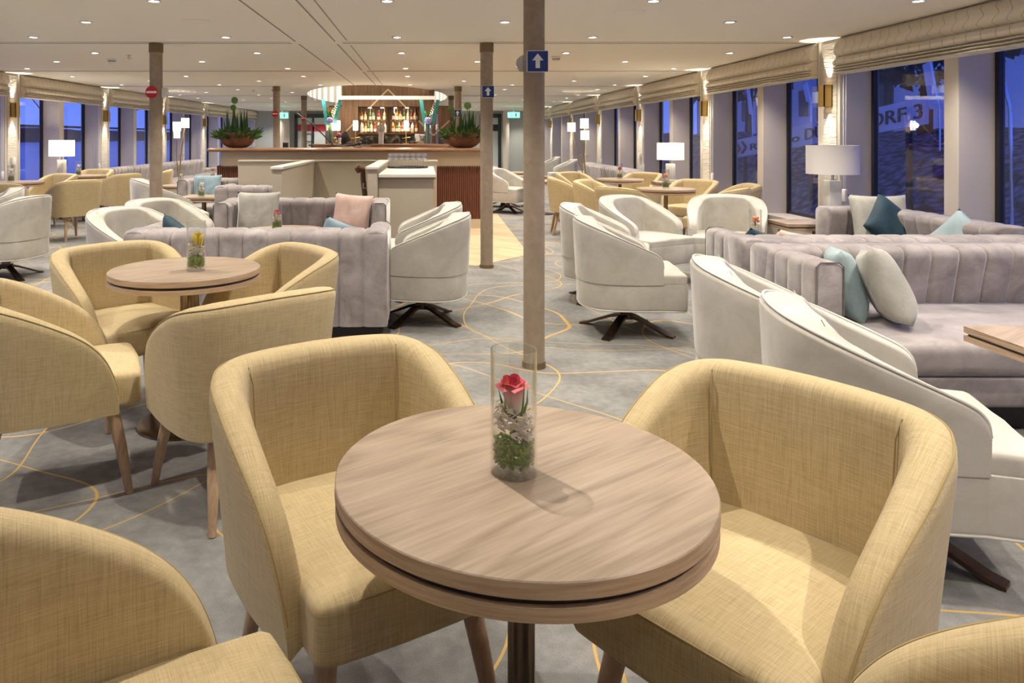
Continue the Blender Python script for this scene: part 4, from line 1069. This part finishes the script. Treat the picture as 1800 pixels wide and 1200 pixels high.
# flower vases on the bar
def tall_flowers(px,yy,label,mirror=1):
    x=(px-CX)*yy/F; t=thing('flower_arrangement',label,'flowers',(x,yy,1.24),0,'tall flower arrangements on the bar')
    bm=BM(); lathe(bm,[(0,0),(.075,0),(.07,.42),(.066,.42),(.068,.01),(0,.01)],28); obj('vase_glass',bm,M['glass'],t)
    random.seed(int(px)); bm=BM()
    for k in range(8): tube(bm,[(random.uniform(-.03,.03),random.uniform(-.03,.03),.02),(random.uniform(-.04,.04),0,.45)],.009,6)
    obj('stems',bm,M['leaf2'],t)
    bm=BM()
    for sx_,tilt in ((-.06,-.07),(.08,.11)):
        A=[(sx_-.03,0,.35),(sx_+.03,0,.35),(sx_+tilt+.038,0,.83),(sx_+tilt-.03,0,.84)]
        prism(bm,A,(0,.006,0))
    obj('broad_leaf',bm,M['turq'],t,smooth=False)
    bm=BM()
    for k in range(26):
        z=.45+k*.014; a=k*2.2; ret=bmesh.ops.create_icosphere(bm,subdivisions=1,radius=.02*(1-k/40))
        for v in ret['verts']: v.co+=Vector((mirror*(.03+.10*(z-.4)/.4)+.022*math.cos(a),.022*math.sin(a),z))
    obj('white_blossom',bm,M['petalw'],t)
    bm=BM(); 
    for k in range(40):
        a=k*2.4; zz_=1-2*k/39; rr=math.sqrt(1-zz_*zz_)*.06; ret=bmesh.ops.create_icosphere(bm,subdivisions=1,radius=.018)
        for v in ret['verts']: v.co+=Vector((mirror*.05+rr*math.cos(a)-.04,-.07+rr*math.sin(a),.44+zz_*.05))
    obj('hydrangea',bm,M['lilac'],t)
    bm=BM()
    for k in range(26):
        a=random.uniform(0,2*PI); r_=random.uniform(.04,.12); z=random.uniform(.36,.6); leafblade(bm,(0,0,z-.05),(r_*math.cos(a),r_*math.sin(a)*.6,z+random.uniform(-.05,.1)),.022)
    obj('greenery',bm,M['leaf2'],t)
def leafblade(bm,a,b,w_,n=4,droop=.0):
    a=Vector(a); b=Vector(b); d=b-a; s=d.cross(Vector((random.uniform(-.3,.3),random.uniform(-1,1),random.uniform(.2,1))))
    if s.length<1e-5: s=Vector((1,0,0))
    s.normalize(); prev=None
    for i in range(n+1):
        t=i/n; c=a+d*t-Vector((0,0,droop*t*t)); ww=w_*math.sin(PI*(.12+.88*t))**.8 if i<n else 0.0005
        p=[bm.verts.new(c-s*ww),bm.verts.new(c+s*ww)]
        if prev: bm.faces.new((prev[0],prev[1],p[1],p[0]))
        prev=p
tall_flowers(580,13.95,'tall vase of turquoise leaves and white flowers at the left end of the inner bar',1)
tall_flowers(752,13.95,'tall vase of turquoise leaves, lilac hydrangea and white flowers right of the bottles',1)
# plant bowls
def bowl_plant(px,yy,wd,label,balls,seed,rim=.22):
    x=(px-CX)*yy/F; t=thing('potted_plant',label,'plant',(x,yy,1.206),0,'plant bowls on the bar')
    bm=BM(); h=.24; prof=[(0,0),(wd*.32,0)]
    for k in range(1,9): a=k/8; prof.append((wd*(.32+.68*math.sin(a*PI/2)**.9),h*(1-math.cos(a*PI/2))**.9))
    prof+=[(wd-.012,h),(wd*.6,h*.35),(0,h*.3)]
    lathe(bm,prof,48); 
    for v in bm.verts: v.co.y*=.7
    obj('bowl',bm,M['rust'],t)
    random.seed(seed); bm=BM(); bm2=BM()
    for k in range(520):
        a=random.uniform(0,2*PI); q=random.uniform(0,1)**.5; bxx=q*wd*.85*math.cos(a); byy=q*wd*.55*math.sin(a); z0=h*.55
        ln=random.uniform(.10,.22); up=random.uniform(.2,1)
        e_=(bxx+math.cos(a)*ln*(.3+q*.6),byy+math.sin(a)*ln*.6,z0+ln*up+.08*(1-q))
        leafblade(bm if k%3 else bm2,(bxx,byy,z0),e_,random.uniform(.012,.028),droop=random.uniform(0,.06)*q)
    for k in range(14):
        s_=random.choice((-1,1)); a=random.uniform(-.5,.5); x0=s_*wd*.85; e_=(s_*(wd+random.uniform(.0,.07)),a*.2,h-random.uniform(.02,.12)); leafblade(bm,(x0,a*.2,h*.9),e_,.016)
    obj('foliage',bm,M['leaf'],t); obj('foliage',bm2,M['leaf2'],t)
    bm=BM()
    for k in range(34):
        cx_=random.choice((-.10,-.02,.06,.12))*wd/.25+random.uniform(-.05,.05); ln=random.uniform(.30,.50)
        leafblade(bm,(cx_,random.uniform(-.05,.05),h*.6),(cx_+random.uniform(-.05,.05),random.uniform(-.05,.05),h*.6+ln*.95),random.uniform(.010,.016),n=5)
    obj('spear_leaf',bm,M['leaf'],t)
    for bxx,bz,br in balls:
        bm=BM(); bmesh.ops.create_icosphere(bm,subdivisions=3,radius=br)
        for v in bm.verts: v.co*=1+random.uniform(-.1,.1); v.co+=Vector((bxx,0,bz))
        ob=obj('allium_ball',bm,M['leaf2'],t,smooth=False)
        bm=BM(); tube(bm,[(bxx*.7,0,h*.6),(bxx,0,bz-br)],.005,6); obj('allium_stem',bm,M['stem'],t)
bowl_plant(417,11.4,.29,'rust bowl of dark foliage with two green allium balls on the left of the bar',[(-.04,.73,.052),(-.06,.62,.045)],11)
bowl_plant(815,11.4,.30,'rust bowl of green foliage on the bar by the right column',[(-.19,.59,.05),(.06,.65,.055)],12)
# microphone, terminal and small things on the bar
t=thing('microphone_stand','black boom microphone stand behind the bar','microphone stand',(-1.92,12.6,0)); bm=BM(); cyl(bm,0,0,0,1.62,.01,seg=10); tube(bm,[(-.25,0,1.78),(0,0,1.6),(.34,0,1.27),(.36,0,1.23)],.011,8)
for k in range(3): tube(bm,[(0,0,.15),(.25*math.cos(k*2.1),.25*math.sin(k*2.1),.01)],.009,6)
obj('boom',bm,M['blackp'],t); bm=BM(); ret=bmesh.ops.create_icosphere(bm,subdivisions=2,radius=.03)
for v in bm.verts: v.co+=Vector((0,0,1.6))
obj('clutch',bm,M['blackp'],t)
t=thing('microphone','black microphone resting above the bar counter','microphone',(-1.05,11.4,1.24)); bm=BM(); tube(bm,[(-.16,0,-.0),(.0,0,.02),(.02,0,.03)],[.014,.02,.022],10); obj('handle',bm,M['blackp'],t)
bm=BM(); bmesh.ops.create_icosphere(bm,subdivisions=2,radius=.034)
for v in bm.verts: v.co+=Vector((.05,0,.035))
obj('grille',bm,M['blackp'],t)
bm=BM(); tube(bm,[(-.05,0,0),(-.02,0,-.032),(.08,0,-.03)],.008,6); obj('stand',bm,M['blackp'],t)
t=thing('till_screen','black tilted till screen on the bar','screen',((610-CX)*13.9/F,13.9,1.24)); bm=BM(); box(bm,-.11,.11,-.01,.01,0,.2,bev=.004); bmesh.ops.rotate(bm,verts=bm.verts[:],matrix=Matrix.Rotation(R(-28),3,'Y')); obj('screen_panel',bm,M['blackp'],t,(-.02,0,.02)); obj('screen_foot',bx(-.1,.12,-.08,.08,0,.02,bev=.005),M['blackp'],t)
tag(obj('speaker_box',bx(-.045,.045,-.06,.06,0,.12,bev=.008),M['blackp'],None,((776-CX)*13.8/F,13.8,1.24)),'small black speaker box at the right end of the inner bar','speaker')
tag(obj('speaker_box',bx(-.05,.05,-.06,.06,0,.13,bev=.008),M['blackp'],None,((502-CX)*15.2/F,15.2,1.13)),'small black speaker box standing behind the bar at left','speaker')
t=thing('service_pillar','grey cabinet pedestal behind the bar at left','cabinet',((502-CX)*15.2/F,15.2,0)); obj('cabinet_body',bx(-.15,.15,-.15,.15,0,1.13),M['greige'],t,smooth=False)
bm=BM(); softbox(bm,-.045,.045,-.01,.01,0,.15,.009,0,8)
for v in bm.verts: v.co.x+=.012*math.sin(v.co.z*40); 
tag(obj('bar_towel',bm,M['cush_w'],None,((734-CX)*14.1/F,14.125,1.28)),'pale towel hanging beside the flowers on the bar','towel')
t=thing('coffee_machine','low metal machine on the inner bar counter beside the flowers','machine',((742-CX)*14.2/F,14.22,1.2405)); obj('machine_body',bx(-.09,.05,-.08,.08,0,.16,bev=.01),M['chrome'],t); obj('machine_top',bx(-.1,.06,-.09,.09,.16,.185,bev=.005),M['trimw'],t)
t=thing('clear_stand','clear acrylic stand at the right end of the inner bar','stand',((773-CX)*14.0/F,14.1,1.2405)); bm=BM(); box(bm,-.06,.06,-.004,.004,0,.13); box(bm,-.06,.06,-.04,.04,0,.004); obj('acrylic_sheet',bm,M['cglass'],t,smooth=False)
t=thing('candle_holder','tall clear candle cylinder at the right of the inner bar','candle holder',((768-CX)*14.0/F,13.85,1.2405)); bm=BM(); cyl(bm,0,0,0,.56,.018,seg=16); obj('cylinder',bm,M['cglass'],t)
# orchid glass
t=thing('orchid_vase','small white vase with a magenta orchid on the left inner bar','vase',((597-CX)*13.8/F,13.8,1.2405)); bm=BM(); lathe(bm,[(0,0),(.03,0),(.022,.06),(.035,.12),(0,.12)],16); obj('vase_body',bm,M['trimw'],t)
bm=BM(); bmesh.ops.create_icosphere(bm,subdivisions=2,radius=.035)
for v in bm.verts: v.co+=Vector((0,0,.17))
obj('orchid_bloom',bm,mat('magenta_petal',(.3,.02,.15),.6),t)

# ---------------------------------------------------------------- far end
def door(x0,x1,n_):
    bm=BM()
    for a,b in ((x0,x0+.12),(x1-.12,x1)): box(bm,a,b,YF-.12,YF,0,2.16)
    box(bm,x0,x1,YF-.12,YF,2.1,2.25); box(bm,(x0+x1)/2-.04,(x0+x1)/2+.04,YF-.1,YF-.02,0,2.1)
    d=struct('door_%d'%n_,bm,M['blackp'],smooth=False)
    obj('door_glass',bx(x0+.12,x1-.12,YF-.08,YF-.06,0,2.1),M['pale'],d,smooth=False)
    obj('door_band',bx(x0+.12,x1-.12,YF-.1,YF-.082,1.6,1.85),M['reddoor'] if n_==1 else M['black'],d,smooth=False)
    bm=BM(); lathe(bm,[(.14,0),(.16,0),(.16,.01),(.14,.01),(.14,0)],24); bmesh.ops.rotate(bm,verts=bm.verts[:],matrix=Matrix.Rotation(R(90),3,'X')); obj('door_emblem',bm,M['black'],d,((x0*.6+x1*.4),YF-.1,1.35))
door(-4.9,-3.5,1); door(2.1,2.9,2)
for k,(x,r_) in enumerate(((-5.25,.22),(3.05,.12))):
    bm=BM(); cyl(bm,x,YF-.4,0,CEIL,r_); struct('trim_%d'%(3+k),bm,M['cream'])
def exit_sign(x,y,z,label):
    t=thing('exit_sign',label,'exit sign',(x,y,z),0,'green exit signs'); obj('light_box',bx(-.19,.19,-.03,.03,-.09,.09,bev=.005),M['exit'],t,smooth=False)
    bm=BM(); box(bm,.04,.10,-.034,-.03,-.06,.06); tube(bm,[(-.10,-.032,.03),(-.08,-.032,-.02),(-.12,-.032,-.06)],.008,6); tube(bm,[(-.08,-.032,-.02),(-.05,-.032,-.06)],.008,6); obj('pictogram',bm,M['white_s'],t,smooth=False)
    obj('hanger',bx(-.02,.02,-.01,.01,.09,CEIL-z-.001),M['trimw'],t,smooth=False)
exit_sign((903-CX)*24/F,24,EYE-(202-CY)*24/F,'lit green exit sign at the far right by the grey wall')
exit_sign((496-CX)*24/F,24,EYE-(203-CY)*24/F,'lit green exit sign at the far left behind the columns')
struct('wall_partition',bx(-3.0,.78,23.25,23.4,0,CEIL),M['walnut'],smooth=False)

# ---------------------------------------------------------------- outdoors
bm=BM(); vs=[bm.verts.new(p) for p in ((-9,-60,-1.6),(-9,900,-1.6),(-400,900,-1.6),(-400,-60,-1.6))]; bm.faces.new(vs)
w_=obj('river_water',bm,M['water']); w_['kind']='structure'
bm=BM(); random.seed(4)
pts=[]
for i in range(60):
    y=-50+i*18; h=6.0+random.uniform(-1,1)+(2.5 if 20<i<34 else 0)*random.random(); pts.append((y,h))
A=[bm.verts.new((-250,y,-2)) for y,h in pts]; B=[bm.verts.new((-252,y,h)) for y,h in pts]; D=[bm.verts.new((-290,y,h*1.1)) for y,h in pts]
for i in range(59): bm.faces.new((A[i],A[i+1],B[i+1],B[i])); bm.faces.new((B[i],B[i+1],D[i+1],D[i]))
tag(obj('far_shore',bm,M['farbank']),'dark far river bank across the water beyond the left windows','river bank')
t=thing('suspension_bridge','distant bridge with slanting cables beyond the left windows','bridge'); bm=BM()
xb=-200; 
box(bm,xb-3,xb+3,150,800,6.5,7.6); obj('deck',bm,M['farbank'],t,smooth=False)
bm=BM()
for y0 in (330,620): box(bm,xb-1.5,xb+1.5,y0-2,y0+2,-2,52)
obj('pylon',bm,M['farbank'],t,smooth=False)
bm=BM()
for y0 in (330,620):
    for d in (60,130): tube(bm,[(xb,y0-d,13),(xb,y0,50),(xb,y0+d,13)],.3,5)
obj('cable',bm,M['farbank'],t)
# right-hand embankment
bm=BM(); nx,ny=26,90; g=[]; random.seed(9)
for i in range(nx+1):
    row=[]
    for j_ in range(ny+1):
        x=4.9+i*.32; y=1+j_*.55; base=-1.6+ (x-4.9)*.62 if x<9.2 else 1.066+(x-9.2)*.12
        row.append(bm.verts.new((x,y,base+random.uniform(-.09,.09))))
    g.append(row)
for i in range(nx):
    for j_ in range(ny): bm.faces.new((g[i][j_],g[i+1][j_],g[i+1][j_+1],g[i][j_+1]))
tag(obj('embankment',bm,M['rock']),'sloping stone embankment outside the right windows','embankment')
# tilted banner board with lettering
XBD=7.6
def zb_at(Y): # board centre line through two sighted ends
    Ya=XBD*F/(1625-CX); za=EYE-(194-CY)*Ya/F; Yc=XBD*F/(1292-CX); zc=EYE-(262-CY)*Yc/F
    return za+(zc-za)*(Y-Ya)/(Yc-Ya)
Ya=XBD*F/(1627-CX); Yc=XBD*F/(1288-CX); hh=.21
t=thing('pier_sign_board','long tilted white board with dark lettering on the bank outside the right windows','sign board')
bm=BM(); v_=[]
for y,s in ((Ya,-1),(Ya,1),(Yc,1),(Yc,-1)): v_.append((y,zb_at(y)+s*hh))
f1=[bm.verts.new((XBD,y,z)) for y,z in v_]; f2=[bm.verts.new((XBD+.05,y,z)) for y,z in v_]; bm.faces.new(f1); bm.faces.new(f2[::-1])
for i in range(4): bm.faces.new((f1[i],f1[(i+1)%4],f2[(i+1)%4],f2[i]))
obj('board_panel',bm,M['board'],t,smooth=False)
slope=math.atan2(zb_at(Ya)-zb_at(Yc),Yc-Ya)
def board_text(txt,pxl,pxr,capk,m_,voff=0.):
    y0=XBD*F/(pxl-CX); y1=XBD*F/(pxr-CX); bm=text_bm(txt,1.0,.01)
    xs=[v.co.x for v in bm.verts]; zs=[v.co.y for v in bm.verts]; w0,w1=min(xs),max(xs); h0,h1=min(zs),max(zs); cap=h1 if 'Ü' not in txt else h1*.78
    ln=(y0-y1)
    for v in bm.verts:
        u=(v.co.x-w0)/(w1-w0); vv=(v.co.y)/cap*capk-capk/2+voff
        y=y0-ln*u; v.co=Vector((XBD-.012-v.co.z*1.0,y,zb_at(y)+vv))
    o=obj('lettering',bm,m_,t,smooth=False); return o
board_text('DÜSSELDORF 3',1416,1622,.21,M['ink'])
board_text('Rhein go',1320,1406,.15,M['ink'],-.03)
bm=BM()
for px in (1296,1306):
    y=XBD*F/(px-CX); z=zb_at(y)
    for s in (1,-1): tube(bm,[(XBD-.02,y,z+s*.13),(XBD-.02,y-.20,z)],.03,6)
obj('chevron_mark',bm,M['redink'],t)
bm=BM()
for y in (Ya+.5,(Ya+Yc)/2,Yc-.5): box(bm,XBD+.05,XBD+.12,y-.04,y+.04,-.6,zb_at(y))
obj('post',bm,M['black'],t,smooth=False)
# flag banners
for px,py0,py1,x,l in ((1650,105,190,9.5,'tall white feather flag leaning behind the nearest right window post'),(1773,95,190,7.2,'tall white banner flag beyond the window at the right frame edge'),(1322,150,200,11,'small white feather flag outside the second right window'),(1425,145,178,11,'small white feather flag left of the nearest brass sconce')):
    y=x*F/(px-CX); z0=EYE-(py1-CY)*y/F; z1=EYE-(py0-CY)*y/F; t=thing('banner_flag',l,'flag',(x,y,0))
    bm=BM(); prism(bm,[(0,.25,z0),(0,-.05,z0-.05),(-.02,.18,z1),(0,.45,z1-.05)],(.02,0,0)); obj('banner_cloth',bm,M['board'],t,smooth=False)
    bm=BM(); tube(bm,[(0,-.06,.3),(0,-.02,z0),(-.02,.2,z1+.1)],.02,6); obj('pole',bm,M['chrome'],t)
# trees
random.seed(21)
for i,(x,y,h,rr) in enumerate(((13,9,4.6,2.2),(14,14,5.2,2.6),(12.5,18.5,4.2,2.0),(15,24,5.6,2.8),(14,32,5,2.6),(16,42,6,3.2))):
    t=thing('tree','dark leafy tree on the bank outside the right windows, %s along the shore'%ordn[i],'tree',(x,y,1.2),0,'trees on the bank')
    bm=BM(); tube(bm,[(0,0,-.3),(.1,0,h*.5),(.0,.1,h*.8)],[.18,.13,.05],8); obj('trunk',bm,M['tree'],t)
    bm=BM()
    for k in range(700):
        a=random.uniform(0,2*PI); q=random.random()**.4*rr; b_=random.uniform(-1,1); zc_=h*.72+b_*h*.36; q*=math.sqrt(max(.05,1-b_*b_)); c_=Vector((q*math.cos(a),q*math.sin(a),zc_)); s=random.uniform(.12,.3)
        d1=Vector([random.uniform(-1,1) for _ in range(3)]).normalized()*s; d2=Vector([random.uniform(-1,1) for _ in range(3)]).normalized()*s
        bm.faces.new([bm.verts.new(c_+d1),bm.verts.new(c_+d2),bm.verts.new(c_-d1)])
    obj('crown',bm,M['tree'],t,smooth=False)
# houses
for i,(x,y,l) in enumerate(((22,34,'pale house with a dark roof outside the third right window'),(24,52,'farther pale house with a dark roof outside the right windows'))):
    t=thing('house',l,'house',(x,y,1.2)); obj('house_wall',bx(-3,3,-5,5,0,3.4),M['bldg'],t,smooth=False)
    bm=BM(); P=[(-3.3,3.4),(0,6),(3.3,3.4)]; A=[bm.verts.new((a,-5.3,b)) for a,b in P]; B=[bm.verts.new((a,5.3,b)) for a,b in P]; bm.faces.new(A); bm.faces.new(B[::-1])
    for q in range(3): bm.faces.new((A[q],A[(q+1)%3],B[(q+1)%3],B[q]))
    obj('roof',bm,M['roofm'],t,smooth=False)
    for k in range(4): obj('window',bx(-3.03,-2.99,-4+k*2.2,-3.1+k*2.2,1.2,2.5),M['black'],t,smooth=False)
for i,(x,y,z) in enumerate(((18,24,6.2),(20,40,6.5),(16.5,31,5.5))):
    t=thing('street_lamp','small bright street lamp among trees outside the right windows, %s'%ordn[i],'street lamp',(x,y,1.2),0,'street lamps on the bank'); bm=BM(); cyl(bm,0,0,0,z-1.2,.05,seg=8); obj('pole',bm,M['black'],t)
    bm=BM(); bmesh.ops.create_icosphere(bm,subdivisions=2,radius=.10)
    for v in bm.verts: v.co.z+=z-1.2
    obj('lamp_head',bm,M['winlit'],t)

for o in C.objects:
    if 'label' in o and not (4<=len(o['label'].split())<=16): print('LABELLEN',len(o['label'].split()),o.name,o['label'])
